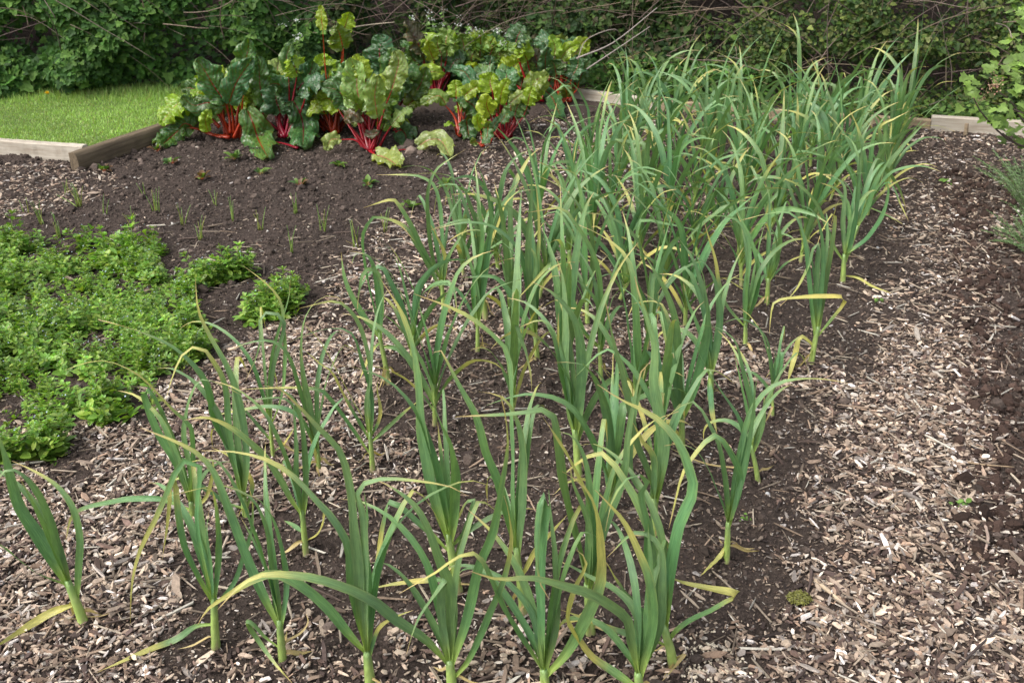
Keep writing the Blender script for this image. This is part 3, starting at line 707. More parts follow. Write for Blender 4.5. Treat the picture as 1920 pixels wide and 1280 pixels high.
for k,p in enumerate(traced):
    r=np.random.RandomState(100+k); base=ground_at(*p['b']); base[2]=float(gz(base[0],base[1]))-.004; Y=base[1]; ppm=F/(Y*CP+(H-.15)*SP)
    top=unproject(*p['t'],Y); e=empty('garlic_plant',base); tag(e,p['lab'],'garlic plant',GROUP); pos_used.append(base[:2])
    mid=base*.5+top*.5; sr=np.clip(p['w']/ppm/2*1.18,.0045,.0145)
    up=top+(top-base)*.18
    put_stem(e,base,[base-(0,0,.015),mid,top,up],sr*1.0,sr*.66,k)
    for j,(w,yel,pts) in enumerate(p['L']):
        amp=r.uniform(-.10,.10); n=len(pts); seg=np.cumsum([0]+[math.dist(a,b) for a,b in zip(pts[:-1],pts[1:])]); s=seg/seg[-1]; W=[]
        # first point joins the stem
        for q,(px,py) in enumerate(pts):
            W.append(unproject(px,py,Y+amp*s[q]**1.2,zmin=.014+.01*s[q]))
        f0=np.clip((W[0][2]-base[2])/max(top[2]-base[2],.02),0,1.1)-(.11*(j%4) if f_low(pts,p) else 0); W[0]=W[0]*.2+(base+(top-base)*max(f0,.2))*.8
        leaf_obj(e,base,W,np.clip(w/ppm*.83,.006,.029),yel,1000+k*20+j,n=20)
    if base[1]<3.6:
        for j in range(r.randint(1,4)):
            az=r.uniform(0,6.28); d=np.array([math.cos(az),math.sin(az),0]); h0=r.uniform(.15,.6); Ld=r.uniform(.03,.09); q0=base+(top-base)*h0; side=np.cross(d,[0,0,1.0])*r.uniform(-.03,.03)
            leaf_obj(e,base,[q0,q0+d*.015+np.array([0,0,.006]),q0+d*Ld*.6+side*.6-np.array([0,0,(q0[2]-.012)*.7]),np.array([q0[0]+d[0]*Ld+side[0],q0[1]+d[1]*Ld+side[1],.013])],r.uniform(.006,.012),1.0,9000+k*10+j,n=12,twist=2)
    # inner and outer leaves of the same plant that the front ones half hide
    hgt=max(q[2] for q in [unproject(*pt,Y) for l in p['L'][:4] for pt in l[2]]); hgt=min(max(hgt,.25),.62)
    for j in range(max(0,(8 if p['w']/p['win'][2]>14 else 9 if p['w']/p['win'][2]>10 else 8)-len(p['L']))):
        az=r.uniform(.5,2.8); out_=j%3==2; Lf=hgt*(r.uniform(.75,.95) if not out_ else r.uniform(.5,.7)); th=(.05+.07*r.rand()) if not out_ else .28; d=np.array([math.cos(az),math.sin(az),0]); kk_=r.randint(3,6); Pq=[top-(top-base)*.1*(j%3)]
        for q in range(8):
            th+=(.03+.014*q if not out_ else .08+.03*q)*r.uniform(.6,1.5)+((.28 if j%2==0 else .10) if q>=kk_ else 0)+(r.uniform(.9,1.6) if (q==6 and j%3==1) else 0); Pq.append(Pq[-1]+Lf/8*(d*math.sin(th)+np.array([0,0,math.cos(th)])))
        leaf_obj(e,base,Pq,min(.020,sr*1.7)*r.uniform(.7,1.0),r.uniform(.05,.35),5000+k*20+j,n=16)
# ---- prototypes for the far part of the bed
def proto_plant(seed,h=.56,nl=9,poor=False):
    r=np.random.RandomState(seed); b=np.zeros(3); lean=r.normal(0,.02,2); sh=r.uniform(.09,.15); top=np.array([lean[0],lean[1],sh])
    e=empty('garlic_plant',b); put_stem(e,b,[b-(0,0,.015),top*.5,top,top*1.25],.0085*r.uniform(.85,1.2),.0055,seed); az0=r.uniform(0,6.28)
    for j in range(nl):
        f=j/(nl-1)                       # 0 outer .. 1 inner
        az=az0+(j%2)*math.pi+r.normal(0,.35); L=(.34+.26*min(1,f*1.8))*(h/.56)*r.uniform(.88,1.12); tilt=(1-f)**1.2*.52+.04+r.uniform(0,.1)
        z0=sh*(.35+.65*f) if j else sh*.3; P=[np.array([top[0]*z0/sh,top[1]*z0/sh,z0])]; d=np.array([math.cos(az),math.sin(az),0]); th=tilt*.55; n=9; kq=r.randint(4,8) if r.rand()<.16 else 99
        side=np.cross(d,[0,0,1.0]); curl=r.normal(0,.05); kink=r.uniform(.45,.9) if r.rand()<.7 else 2; droop=r.uniform(.08,.2)+(1-f)*.12
        for q in range(n):
            s=(q+1)/n
            if s>kink: th+=r.uniform(.18,.5)
            else: th+=droop*s*.5+(tilt*.08)
            if q==kq: th+=r.uniform(1.1,1.9)
            th=min(th,3.0 if kq<9 else 2.4); P.append(P[-1]+L/n*(d*math.sin(th)+np.array([0,0,math.cos(th)])+side*curl*s*2))
        P=[np.array([p[0],p[1],max(p[2],.012)]) for p in P]
        yel=float(np.clip(r.normal(.10,.11)+(.65 if j==0 else .3 if j==1 else 0),0,.97)); 
        leaf_obj(e,b*0,P,(.0165+.0105*math.sin(f*2.6))*r.uniform(.85,1.15),yel,seed*31+j,n=16,twist=1.3)
    return e
protos=[proto_plant(500+i,h=[.54,.6,.5,.57,.62,.48,.55,.58,.52,.6][i],nl=[9,8,9,10,9,8,9,10,8,9][i]) for i in range(10)]
used=[False]*len(protos); ORD=['first','second','third','fourth','fifth','sixth','seventh','eighth','ninth','tenth','eleventh','twelfth','thirteenth','fourteenth']
rr=np.random.RandomState(77); far=[]
for (px,py) in [(815,800),(960,790),(1215,650),(1285,610),(1245,545),(935,505),(1160,560),(1010,560),(870,520),(1330,600),(1180,800),(1060,740),(960,620),(1390,540),(1010,440),(1220,880),(770,680),(1130,960)]:
    g_=ground_at(px,py)
    if min(math.hypot(g_[0]-a,g_[1]-b) for a,b in pos_used)>.13: far.append((g_[0],g_[1],-1,len(far))); pos_used.append(g_[:2])
for K in range(8):
    y=6.02+.02*K-(0.0 if K<1 else .1); idx_=0
    while True:
        x=xA(y)-.222*K+(.02 if K else .0)+rr.normal(0,.02); yy=y+rr.normal(0,.03)
        lim=[3.95,3.9,3.75,3.45,3.55,3.6,3.85,4.9][K]
        if y<lim: break
        if min((math.hypot(x-a,yy-b) for a,b in pos_used),default=9)>.15: far.append((x,yy,K,idx_)); idx_+=1
        y-=.285
for n_,(x,y,K,i) in enumerate(far):
    q=n_%len(protos); o=protos[q] if not used[q] else copy_tree(protos[q]); used[q]=True
    o.location=(x,y,float(gz(x,y))); o.rotation_euler=(0,0,rr.uniform(0,6.28)); s=rr.uniform(.88,1.06); o.scale=(s,s,s*rr.uniform(.88,.98))
    rowname='garlic row along the right path' if K==0 else f'{ORD[K]} garlic row from the right path'
    if K<0: tag(o,'green garlic plant half hidden behind bigger ones in the middle of the bed','garlic plant',GROUP); continue
    tag(o,f'{ORD[i]} plant from the back board in the {rowname}','garlic plant',GROUP)
    pos_used.append((x,y))
bx=np.array(pos_used); k_=26; a_=R.uniform(0,6.28,(len(bx),k_)); q_=R.uniform(.008,.035,(len(bx),k_)); mx=(bx[:,0:1]+np.cos(a_)*q_).ravel(); my=(bx[:,1:2]+np.sin(a_)*q_).ravel(); sz=np.exp(R.normal(math.log(.0042),.4,len(mx)))
blobs(0,mx,my,sz,np.array([.047,.035,.030])*np.exp(R.normal(0,.35,len(mx)))[:,None],.8,'soil_mounds','crumb','loose soil gathered round the garlic stems','soil',.5)
print('garlic',len(traced),len(far))
# ============================================================ chard
DG=np.array([.048,.135,.045]); BG=np.array([.056,.152,.060]); LI=np.array([.24,.37,.026]); PL=np.array([.25,.36,.10]); OL=np.array([.10,.17,.025]); RB=np.array([.10,.085,.05])
KC={'g':DG,'b':BG,'l':LI,'p':PL,'o':OL,'r':RB}; SCOL={'r':np.array([.27,.005,.014]),'o':np.array([.37,.035,.009]),'m':np.array([.23,.004,.022])}
def blade(P,w,kind,sc_,seed,nu=16,nv=40):
    r=np.random.RandomState(seed); S=spline(P,nv); m=nv+1; s=np.linspace(0,1,m); T=norm(np.gradient(S,axis=0)); L=np.linalg.norm(np.diff(S,axis=0),axis=1).sum()
    V0=norm(CAM-S)*.75+np.array([0,0,.5]); W=np.zeros((m,3))
    for i in range(m):
        ww=np.cross(T[i],V0[i]); ww/=max(np.linalg.norm(ww),1e-6)
        if i:
            if np.dot(ww,W[i-1])<0: ww=-ww
            ww=.5*W[i-1]+.5*ww; ww-=T[i]*np.dot(ww,T[i]); ww/=max(np.linalg.norm(ww),1e-6)
        W[i]=ww
    Nn=np.cross(W,T); a=r.uniform(-.55,.55); Wr=W*math.cos(a)+Nn*math.sin(a); Nr=norm(np.cross(Wr,T)); Nr*=np.sign(np.sum(Nr*V0)+1e-9)
    prof=(np.sin(np.pi*np.clip(s*.93+.05,0,1)**.8))**.55; prof[0]=.28; prof[-1]=.06
    u=np.linspace(-1,1,nu+1); A,B=np.meshgrid(s,u,indexing='ij'); au=np.abs(B)
    ph=r.uniform(0,6,6); edge=1+.10*np.sin(A*15+ph[0]+B*2)*au**2+.05*np.sin(A*37+ph[1])*au**2
    hw=.5*w*prof[:,None]*edge
    cup=r.uniform(-.18,.45); q=.5*w
    nsv=9.0; cell=np.abs(np.sin(np.pi*(A*nsv-au*3.2))); puck=(.30 if kind in 'gbr' else .22)*q*(cell**.7)*np.sin(np.pi*np.clip(au*1.05,0,1))**.5*(.5+.8*vnoise(A*9+seed,B*5,0,seed))
    ruf=(.26*np.sin(A*17+ph[2]+B)+.14*np.sin(A*33+ph[3]))*au**2.5*q*(.5+.5*prof[:,None])
    hN=cup*au**1.5*q*.9+ruf+puck-.03*q*np.exp(-(B/.12)**2)+.10*q*(vnoise(A*5+seed*.7,B*3+9,0,3)-.5)
    V=S[:,None]+Wr[:,None]*(B*hw*math.cos(.35*max(cup,0)))[...,None]+Nr[:,None]*hN[...,None]
    V+=T[:,None]*(-au*.10*w*(1-A))[...,None]*.8
    V[...,2]=np.maximum(V[...,2],.004)
    k=nu+1; i=np.arange(nv)[:,None]; j=np.arange(nu)[None]; Fq=np.stack([i*k+j,i*k+j+1,(i+1)*k+j+1,(i+1)*k+j],-1).reshape(-1,4)
    c=KC[kind]*r.uniform(.8,1.2)*np.array([r.uniform(.85,1.2),1,r.uniform(.8,1.1)]); C=np.tile(c,(m*k,1)); mott=(vnoise(A*4+seed,B*2,0,5).ravel()[:,None]); C=C*(1-.3*mott)+KC['l' if kind in 'glo' else 'o']*.3*mott
    me=make_mesh('leaf',V.reshape(-1,3),Fq,C,np.stack([B,A],-1).reshape(-1,2),True)
    vc=SCOL[sc_]*.75 if kind!='p' else SCOL[sc_]*.5+np.array([.25,.12,.08]); at=me.attributes.new('Vein','FLOAT_COLOR','POINT'); cc=np.ones((m*k,4),np.float32); cc[:,:3]=vc; at.data.foreach_set('color',cc.ravel())
    return me
CH='''
P A 640 1040 o|orange-stalked chard plant at the lawn corner with a drooping dark leaf
L g 200 600,1030 450,1005 330,955 / 330,960 260,930 190,1000
L l 200 545,955 380,820 300,798 / 300,795 220,780 140,850 90,940
L g 140 600,1000 560,900 540,800 / 550,790 440,770 330,790 240,720
L g 190 620,1000 600,880 560,750 / 560,760 480,640 420,540 350,440
L g 175 640,1000 665,830 700,640 / 700,650 715,520 735,400 750,290
L b 160 630,1000 620,830 600,760 / 600,780 640,650 690,560 780,430
L g 210 650,1030 680,930 735,830 / 735,820 780,930 820,1050 890,1185
L g 160 450,1000 320,960 220,985 / 225,970 150,1040 80,1100
L l 90 560,1030 500,1020 440,980 / 440,990 420,900 450,820
L o 120 690,900 700,760 710,700 / 700,700 760,640 800,580
P A 1030 1030 m|crimson-stalked chard plant with a dark blistered leaf hanging straight down at the front
L g 180 1010,1030 960,900 920,740 / 930,760 890,620 880,480
L b 220 1040,1030 1055,850 1070,760 / 1060,780 1130,650 1200,560 1230,450
L b 190 1020,1030 980,930 980,830 / 980,850 950,740 960,640
L b 210 1050,1030 1100,850 1080,760 / 1085,760 1130,850 1155,960 1150,1115
L l 200 1030,1030 1085,700 1110,540 / 1110,570 1090,500 1050,430
L r 120 1125,1110 1000,1075 900,1060 / 900,1060 860,980 850,920
L g 150 1000,1000 860,880 865,790 / 865,800 830,640 820,420
L g 90 1040,1000 1050,700 1040,520 / 1040,540 1030,420 1080,300
L b 200 1060,1000 1150,800 1180,680 / 1180,700 1220,640 1330,600
P A 1370 1000 o|chard plant with wide orange-brown stalks under a bright lime horizontal leaf
L l 120 1370,1000 1330,880 1310,820 / 1440,800 1350,770 1270,780 1180,870
L l 160 1380,1000 1345,700 1345,570 / 1345,580 1310,480 1280,410
L o 170 1390,1000 1430,600 1450,350 / 1450,380 1430,270 1400,190
L l 110 1390,1000 1450,500 1460,220 / 1450,240 1480,160 1500,90
L l 80 1370,1000 1320,500 1300,220 / 1300,230 1290,120 1290,40
L b 230 1400,1000 1410,800 1390,700 / 1400,720 1330,620 1240,520
L g 180 1380,1000 1420,800 1440,650 / 1440,660 1480,560 1500,450
P B 50 1050 r|scarlet-stalked chard plant with tall pale lime leaves and stalks lying on the soil
L p 200 45,1050 0,850 -18,720 / -10,760 -40,600 -50,480 -90,350
L r 110 50,1050 -40,930 -130,820 / -130,820 -80,770 0,840
L p 100 40,1040 -60,970 -180,970 / -170,960 -240,970 -270,1050
L p 150 60,1050 160,750 230,570 / 200,620 250,480 270,380 235,300
L p 150 60,1050 110,900 110,780 / 110,800 90,640 120,480
L p 130 60,1050 230,1050 430,1025 / 410,1000 500,970 590,980 660,1110
L p 160 50,1045 100,1085 120,1090 / 90,1080 180,1110 290,1180
L r 60 40,1050 30,950 25,920 / 20,910 70,930 130,905
L l 130 50,1050 40,700 20,500 / 10,520 -20,400 -60,330
P B 165 885 r|thick red-stalked chard plant with small lime leaves at its foot
L g 160 170,885 230,700 300,600 / 300,640 270,570 250,500
L g 130 180,885 330,740 370,640 / 370,660 430,560 480,420
L b 240 150,885 150,600 140,440 / 140,460 130,300 165,180
L l 110 260,910 285,870 290,840 / 285,900 290,820 320,750
L l 80 250,900 240,860 230,840 / 250,890 220,830 210,780
L b 160 260,910 280,900 290,880 / 270,900 320,930 330,1010
L g 150 170,885 210,650 220,500 / 220,510 200,400 230,280
P B 548 630 r|chard plant with tall red stalks at the back, purple-veined leaves standing highest
L l 100 545,620 530,480 530,350 / 530,390 500,290 490,220
L r 185 545,620 480,460 450,330 / 460,340 390,210 305,85
L p 180 560,620 610,450 635,320 / 635,350 625,240 640,130
L g 130 540,620 440,500 420,390 / 420,410 370,350 350,260
L g 120 540,620 500,450 480,420 / 480,430 440,480 420,540
L o 120 560,620 590,400 590,320 / 590,330 560,260 570,190
P B 722 945 o|small chard plant with one bright orange stalk and a pale leaf arching left
L o 110 718,940 690,800 600,690 / 660,700 560,640 435,710
L l 100 725,940 745,740 830,610 / 760,640 840,580 915,575
L l 120 722,940 720,760 700,640 / 700,650 700,580 690,520
L l 50 715,930 690,870 680,860 / 690,870 650,850 612,875
L g 85 725,940 750,850 770,760 / 760,770 810,720 860,690
L b 120 730,945 770,880 780,830 / 775,820 790,900 800,970
P B 905 1020 o|smallest chard plant with thin orange stems just in front of the others
L l 80 905,1020 890,930 880,880 / 885,900 860,830 870,770
L g 90 910,1020 930,930 940,880 / 940,900 930,960 900,1000
L o 60 905,1020 860,990 840,980 / 850,985 820,990 800,985
P B 1060 970 r|red-stalked chard plant with lime leaves beside the first garlic leaves
L l 95 1050,960 1035,820 1030,690 / 1030,700 1045,600 1095,510
L l 140 1050,960 980,850 950,760 / 950,790 930,700 950,630
L l 160 1055,960 1000,760 970,600 / 975,620 955,540 970,465
L g 160 1080,960 1130,850 1140,780 / 1140,800 1160,720 1200,640
L l 110 1080,960 1200,800 1240,700 / 1240,720 1250,640 1275,570
L p 80 1070,960 1110,800 1110,690 / 1100,700 1170,640 1225,610
L o 110 1040,960 960,880 900,790 / 930,800 960,700 1000,680
P B 870 600 r|chard plant with dark blue-green and olive leaves in the middle of the back row
L o 120 860,600 830,470 830,380 / 830,420 815,360 840,290
L g 130 860,600 770,480 750,420 / 760,430 730,370 740,300
L b 160 860,600 760,520 720,460 / 740,480 660,410 640,310
L l 150 870,600 880,400 880,280 / 880,300 885,230 870,160
L o 110 870,600 790,400 760,270 / 760,290 750,230 725,180
L b 120 880,600 930,500 940,450 / 930,480 950,420 965,335
L o 150 890,600 1010,480 1030,390 / 1030,410 1030,350 1020,280
L b 230 870,600 830,570 830,540 / 830,570 810,520 850,460
L l 110 880,600 950,350 980,270 / 970,290 960,240 990,200
P B 1320 690 r|far chard plant with bundled dark red stalks and a leaf bent to the soil
L b 105 1320,680 1350,560 1370,450 / 1370,460 1370,360 1390,270
L l 100 1330,680 1420,450 1440,330 / 1440,340 1440,260 1405,185
L r 110 1320,680 1310,500 1300,380 / 1320,390 1290,330 1250,300
L l 90 1300,680 1200,450 1175,330 / 1180,350 1180,290 1195,225
L l 170 1300,680 1150,560 1060,480 / 1060,490 1120,430 1190,370
L l 95 1300,680 1150,640 1130,560 / 1130,640 1120,570 1130,500
L b 180 1310,680 1180,400 1150,230 / 1150,250 1170,180 1220,115
L o 130 1320,680 1260,550 1250,470 / 1260,480 1240,420 1260,350
L b 115 1325,620 1350,605 1370,600 / 1360,590 1420,650 1460,740 1490,800
L g 120 1310,680 1200,620 1200,500 / 1200,510 1230,450 1280,380
P B 1490 700 o|outermost chard plant by the pale back board with long leaves leaning right
L o 105 1480,690 1520,660 1530,640 / 1540,650 1525,600 1510,545
L b 135 1490,690 1540,600 1570,500 / 1570,510 1610,420 1620,330
L b 105 1490,690 1600,600 1620,540 / 1620,540 1650,460 1705,365
L g 130 1480,690 1450,560 1450,470 / 1450,480 1440,420 1420,370
L r 100 1480,690 1490,560 1500,450 / 1500,460 1480,400 1450,380
'''
for k,blk in enumerate(CH.strip().split('\nP ')):
    lines=blk.strip().split('\n'); head,lab=lines[0].split('|'); h=head.replace('P ','',1).split() if head.startswith('P ') else head.split()
    x0,y0,s=WIN[h[0]]; b=ground_at(x0+float(h[1])/s,y0+float(h[2])/s); b[2]=float(gz(b[0],b[1]))-.005; sk=h[3]
    e=empty('chard_plant',b); tag(e,lab,'chard plant','rainbow chard plants in the left bed'); r=np.random.RandomState(900+k); Y=b[1]; ppm=F/(Y*CP+(H-.2)*SP)
    for j,ln in enumerate(lines[1:]):
        t=ln.split(); kind=t[1]; w=float(t[2])/s/ppm; pts=' '.join(t[3:]).split(' / ')
        A_=[tuple(float(q) for q in a.split(',')) for a in pts[0].split()]; B_=[tuple(float(q) for q in a.split(',')) for a in pts[1].split()]
        off=r.uniform(-.14,.12) if Y<6.6 else r.uniform(-.1,.12)
        if B_[-1][1]>B_[0][1]+60: off=-abs(off)*.8-.05
        U=lambda p,o: unproject(x0+p[0]/s,y0+p[1]/s,Y+o,.02)
        SP_=[U((A_[0][0]+r.normal(0,9),A_[0][1]),off*.1+r.uniform(-.03,.03))]+[U(a,off*(.3+.35*(q+1)/len(A_))) for q,a in enumerate(A_[1:])]
        BP=[U(a,off*(.65+.5*q/len(B_))) for q,a in enumerate(B_)]
        if math.dist(A_[-1],B_[0])<70: BP[0]=SP_[-1]*.6+BP[0]*.4
        me=blade(BP,w*1.15,kind,sk,2000+k*30+j); me.transform(__import__('mathutils').Matrix.Translation((-b[0],-b[1],-b[2]))); lo=obj('leaf',me,M['chard'],e)
        leafcount=j
        Sx=spline(SP_+[BP[0]*.75+BP[1]*.25],14); q=np.linspace(0,1,15); rad=(.0175*(1-q)**.8+.0022)*np.clip(w/.16,.6,1.25)
        Vt,Ft=tube(Sx,rad,8,.6); c=SCOL[sk]*r.uniform(.75,1.2)*np.ones((15,1)); c=c*(1-.25*q[:,None])+np.array([.5,.1,.03])*.12*q[:,None]; so=obj('stalk',make_mesh('stalk',Vt-b,Ft,np.repeat(c,8,0),None,True),M['stalk'],lo)
CHARDS=[o for o in bpy.data.objects if o.name.startswith('chard_plant')]
from mathutils import Matrix
for k,e in enumerate(CHARDS):
    r=np.random.RandomState(1500+k); small=k in (6,7); sk=['o','m','o','r','r','r','o','o','r','r','r','o'][k]; b=np.array(e.location)
    for j in range(4 if small else 18):
        az=r.uniform(0,6.28); 
        if math.sin(az)<-.1 and r.rand()<.9: az=-az
        sc2=.5 if small else 1; Ls=r.uniform(.12,.33)*sc2; Lb=r.uniform(.17,.27)*sc2; t=r.uniform(.15,.8); d=np.array([math.cos(az),math.sin(az),0]); dv=d*math.sin(t)+np.array([0,0,math.cos(t)]); root=b+np.array([r.normal(0,.03),abs(r.normal(0,.03))+.03,0])
        A1=root+dv*Ls*.5; A2=root+dv*Ls+d*.01; B1=A2+(dv*.8+d*.25)*Lb*.5; B2=B1+(dv*.35+d*.6-np.array([0,0,r.uniform(0,.5)]))*Lb*.5
        kind=r.choice(list('gblolglp')); me=blade([A2,B1,B2],r.uniform(.09,.16)*sc2,kind,sk,2600+k*30+j); me.transform(Matrix.Translation(tuple(-b))); lo_=obj('leaf',me,M['chard'],e)
        Sx=spline([root,A1,A2,A2*.8+B1*.2],12); q=np.linspace(0,1,13); Vt,Ft=tube(Sx,(.015*(1-q)**.8+.0022)*sc2,8,.6); obj('stalk',make_mesh('stalk',Vt-b,Ft,np.tile(SCOL[sk]*r.uniform(.6,1.15),(13*8,1)),None,True),M['stalk'],lo_)
# ============================================================ small seedlings
def rosette(label,px,py,seed,kind):
    r=np.random.RandomState(seed); b=ground_at(px,py); b[2]=float(gz(b[0],b[1])); e=empty('chard_seedling',b); tag(e,label,'seedling','chard seedlings in the tilled left bed'); n=r.randint(7,12)
    for i in range(n):
        az=r.uniform(0,6.28); L=r.uniform(.045,.085); up=r.uniform(.35,1.2); d=np.array([math.cos(az)*math.cos(up),math.sin(az)*math.cos(up),math.sin(up)])
        P=[np.zeros(3),d*L*.5,d*L*.8+np.array([0,0,-.1*L])+0,d*L*1.05-np.array([0,0,.25*L])]; S=spline(P,7); T=norm(np.gradient(S,axis=0)); Wd=norm(np.cross(T,[0,0,1.0])+r.normal(0,.2,3)); s=np.linspace(0,1,8)
        hw=np.where(s<.35,.0022,.0145*np.sin(np.pi*np.clip((s-.3)/.7,0,1)**.8))+.0006; N_=norm(np.cross(Wd,T))
        V=np.stack([S-Wd*hw[:,None]+N_*hw[:,None]*.35,S,S+Wd*hw[:,None]+N_*hw[:,None]*.35],1).reshape(-1,3); V[:,2]=np.maximum(V[:,2],-.002)
        a=np.arange(7)[:,None]; j=np.arange(2)[None]; Fq=np.stack([a*3+j,a*3+j+1,(a+1)*3+j+1,(a+1)*3+j],-1).reshape(-1,4)
        lc=[np.array([.13,.22,.04]),np.array([.07,.15,.04]),np.array([.13,.07,.03])][r.choice(3,p=[[.6,.35,.05],[.25,.35,.4]][kind])]*r.uniform(.8,1.2); st=np.array([.38,.07,.03]) if kind else np.array([.3,.2,.06])
        c=np.where(s[:,None]<.35,st,lc); obj('leaf',make_mesh('leaf',V,Fq,np.repeat(c,3,0),None,True),M['leaf'],e)
for i,(x,y,kd,lab) in enumerate([(195,320,1,'seedling beside the end of the brown rail'),(295,284,1,'reddish seedling close to the brown rail under the chard'),(322,310,1,'seedling with orange stems second from the rail'),(380,338,1,'dark bronze seedling spreading flat on bare soil'),(440,300,0,'upright green seedling in front of the drooping chard leaf'),(488,325,0,'green seedling with open pointed leaves below the crimson chard'),(563,352,1,'spreading seedling with bronze centre in mid bed'),(636,312,0,'small green seedling in front of the orange stalked chard'),(690,348,0,'green seedling right of the fallen pale chard leaf'),(768,390,0,'seedling near the left chip path beside garlic tips'),(835,350,0,'seedling half hidden behind the garlic leaf tips')]): rosette(lab,x,y,60+i,kd)
ON=[(48,398,'leftmost onion seedling at the chip edge'),(76,418,'onion seedling second from the left with a fallen blade'),(112,445,'onion seedling just above the salad patch at left'),(122,366,'small onion seedling nearest the brown rail end'),(150,386,'bushiest onion seedling with yellow side blades'),(199,404,'thin single bladed onion seedling'),(248,430,'short onion seedling with a white pebble beside it'),(272,370,'onion seedling highest in the tilled bed'),(294,400,'dense upright onion seedling in mid row'),(346,422,'onion seedling next to a grey pebble pair'),(376,456,'tall onion seedling among the salad leaves'),(406,386,'onion seedling with straight blades on bare soil'),(438,418,'onion seedling left of the leaning pair'),(491,434,'onion seedling with pale yellow outer blade'),(553,402,'small onion seedling below the bronze seedling'),(550,476,'onion seedling nearest the salad clump at right'),(608,438,'onion seedling between bare soil and path chips'),(667,466,'yellow-green onion seedling at the path edge'),(722,436,'onion seedling closest to the garlic leaves')]
def onion(i,x,y,lab):
    r=np.random.RandomState(300+i); b=ground_at(x,y); b[2]=float(gz(b[0],b[1])); e=empty('onion_seedling',b); tag(e,lab,'onion seedling','onion seedlings in the tilled left bed'); n=[3,5,5,3,9,2,3,3,6,4,6,3,4,4,4,4,5,5,4][i]
    for q in range(n):
        az=r.uniform(0,6.28); L=r.uniform(.07,.135)*(.8 if n<4 else 1); t=r.uniform(.03,.35); off=np.array([r.normal(0,.007),r.normal(0,.007),0]); d=np.array([math.cos(az),math.sin(az),0])
        if i in (1,4) and q==0: t=1.25
        P=[off+d*L*math.sin(t*.6)*s+np.array([0,0,L*math.cos(t)*s])+d*L*s*s*math.sin(t)*.5 for s in (0,.35,.7,1)]
        V,Fa=tube(spline(P,7),np.linspace(.0029,.0009,8),5); c=np.linspace(0,1,8)[:,None]; c=np.array([.27,.36,.08])*(1-c)+np.array([.18,.31,.09])*c
        if r.rand()<.25: c=c*.4+YEL*.5
        obj('blade',make_mesh('blade',V,Fa,np.repeat(c,5,0),None,True),M['leaf'],e)
for i,(x,y,l) in enumerate(ON): onion(i,x,y,l)
# ============================================================ corn salad
def spoon(L,w,bend,r):
    s=np.array([0,.3,.55,.8,1.0]); hw=w*.5*np.array([.28,.55,1.0,.9,.2]); z=-bend*L*s*s+L*.05; V=[]
    for a,h_,zz in zip(s,hw,z): V+= [(a*L,-h_,zz+h_*.3),(a*L,0,zz),(a*L,h_,zz+h_*.3)]
    a=np.arange(4)[:,None]; j=np.arange(2)[None]; return np.array(V),np.stack([a*3+j,a*3+j+1,(a+1)*3+j+1,(a+1)*3+j],-1).reshape(-1,4)
def salad_shoot(seed):
    """one branching shoot: leaf pairs up the stem, small crown of leaves, pale flowers; z up, unit metres"""
    r=np.random.RandomState(seed); b=Bag(); h=r.uniform(.07,.14); lean=r.normal(0,.02,2)
    ctr=lambda t: np.array([lean[0]*t*t,lean[1]*t*t,h*t])
    V,Fa=tube([ctr(t) for t in (0,.4,.75,1)],[.0016,.0014,.0012,.001],4); b.add(V,Fa,(.17,.26,.05))
    az=r.uniform(0,6.28)
    for t,n,Lm in ((.04,6,.056),(.3,3,.046),(.55,3,.040),(.78,4,.032),(.95,6,.024),(1.0,5,.015)):
        az+=1.3
        for q in range(n):
            L=Lm*r.uniform(.75,1.25); V,Fq=spoon(L,L*r.uniform(.36,.5),r.uniform(.0,.4),r); Mx=rot_mats(np.array([az+q*6.283/n+r.normal(0,.25)]),np.array([-r.uniform(.1,.8 if t<.9 else 1.1)]),np.array([r.normal(0,.2)]))[0]
            b.add(V@Mx.T+ctr(t),Fq,np.array([.178,.315,.050])*r.uniform(.6,1.45)*np.array([r.uniform(.8,1.35),1,1]))
    return b
def bag_arrays(b): return np.concatenate(b.V),[np.concatenate(f) for f in b.F.values()],np.concatenate(b.C)
SH=[bag_arrays(salad_shoot(40+i)) for i in range(8)]
FLW=np.vstack([[(0,0,0)],[(math.cos(a)*.0021,math.sin(a)*.0021,.0007) for a in np.linspace(0,6.283,8,endpoint=False)]]); FLF=np.array([(0,1+i,1+(i+1)%8) for i in range(8)])
def salad_mass(name,x,y,hs,seed,label,kind=None,flowers=True,origin=None,group=None,cat='corn salad'):
    r=np.random.RandomState(seed); b=Bag(); n=len(x); pick=r.randint(0,len(SH),n); z=gz(x,y)
    for t,(tv,tf,tc_) in enumerate(SH):
        s=pick==t; k=s.sum()
        if not k: continue
        Mx=rot_mats(r.uniform(0,6.28,k),r.normal(0,.30,k),r.normal(0,.22,k))*(hs[s])[:,None,None]
        b.add(*scatter(tv,tf,Mx,np.stack([x[s],y[s],z[s]],-1),np.exp(r.normal(0,.14,k))[:,None]*np.ones((1,3)),tc_))
    if flowers:
        k=max(3,int(n*1.1)); q=r.randint(0,n,k); P=np.stack([x[q]+r.normal(0,.012,k),y[q]+r.normal(0,.012,k),z[q]+.112*hs[q]+r.uniform(-.01,.015,k)],-1); keep=r.rand(k)<np.where(y[q]>3.0,.9,.35); P=P[keep]; k=len(P)
        Mx=rot_mats(r.uniform(0,6,k),r.normal(0,.5,k),r.normal(0,.5,k))*r.uniform(.7,1.3,k)[:,None,None]; b.add(*scatter(FLW,[FLF],Mx,P,np.tile((.42,.50,.62),(k,1))))
    o=b.build(name,M['salad'],smooth=True,origin=origin)
    if origin is not None: o.location=origin
    tag(o,label,cat,group,kind); return o
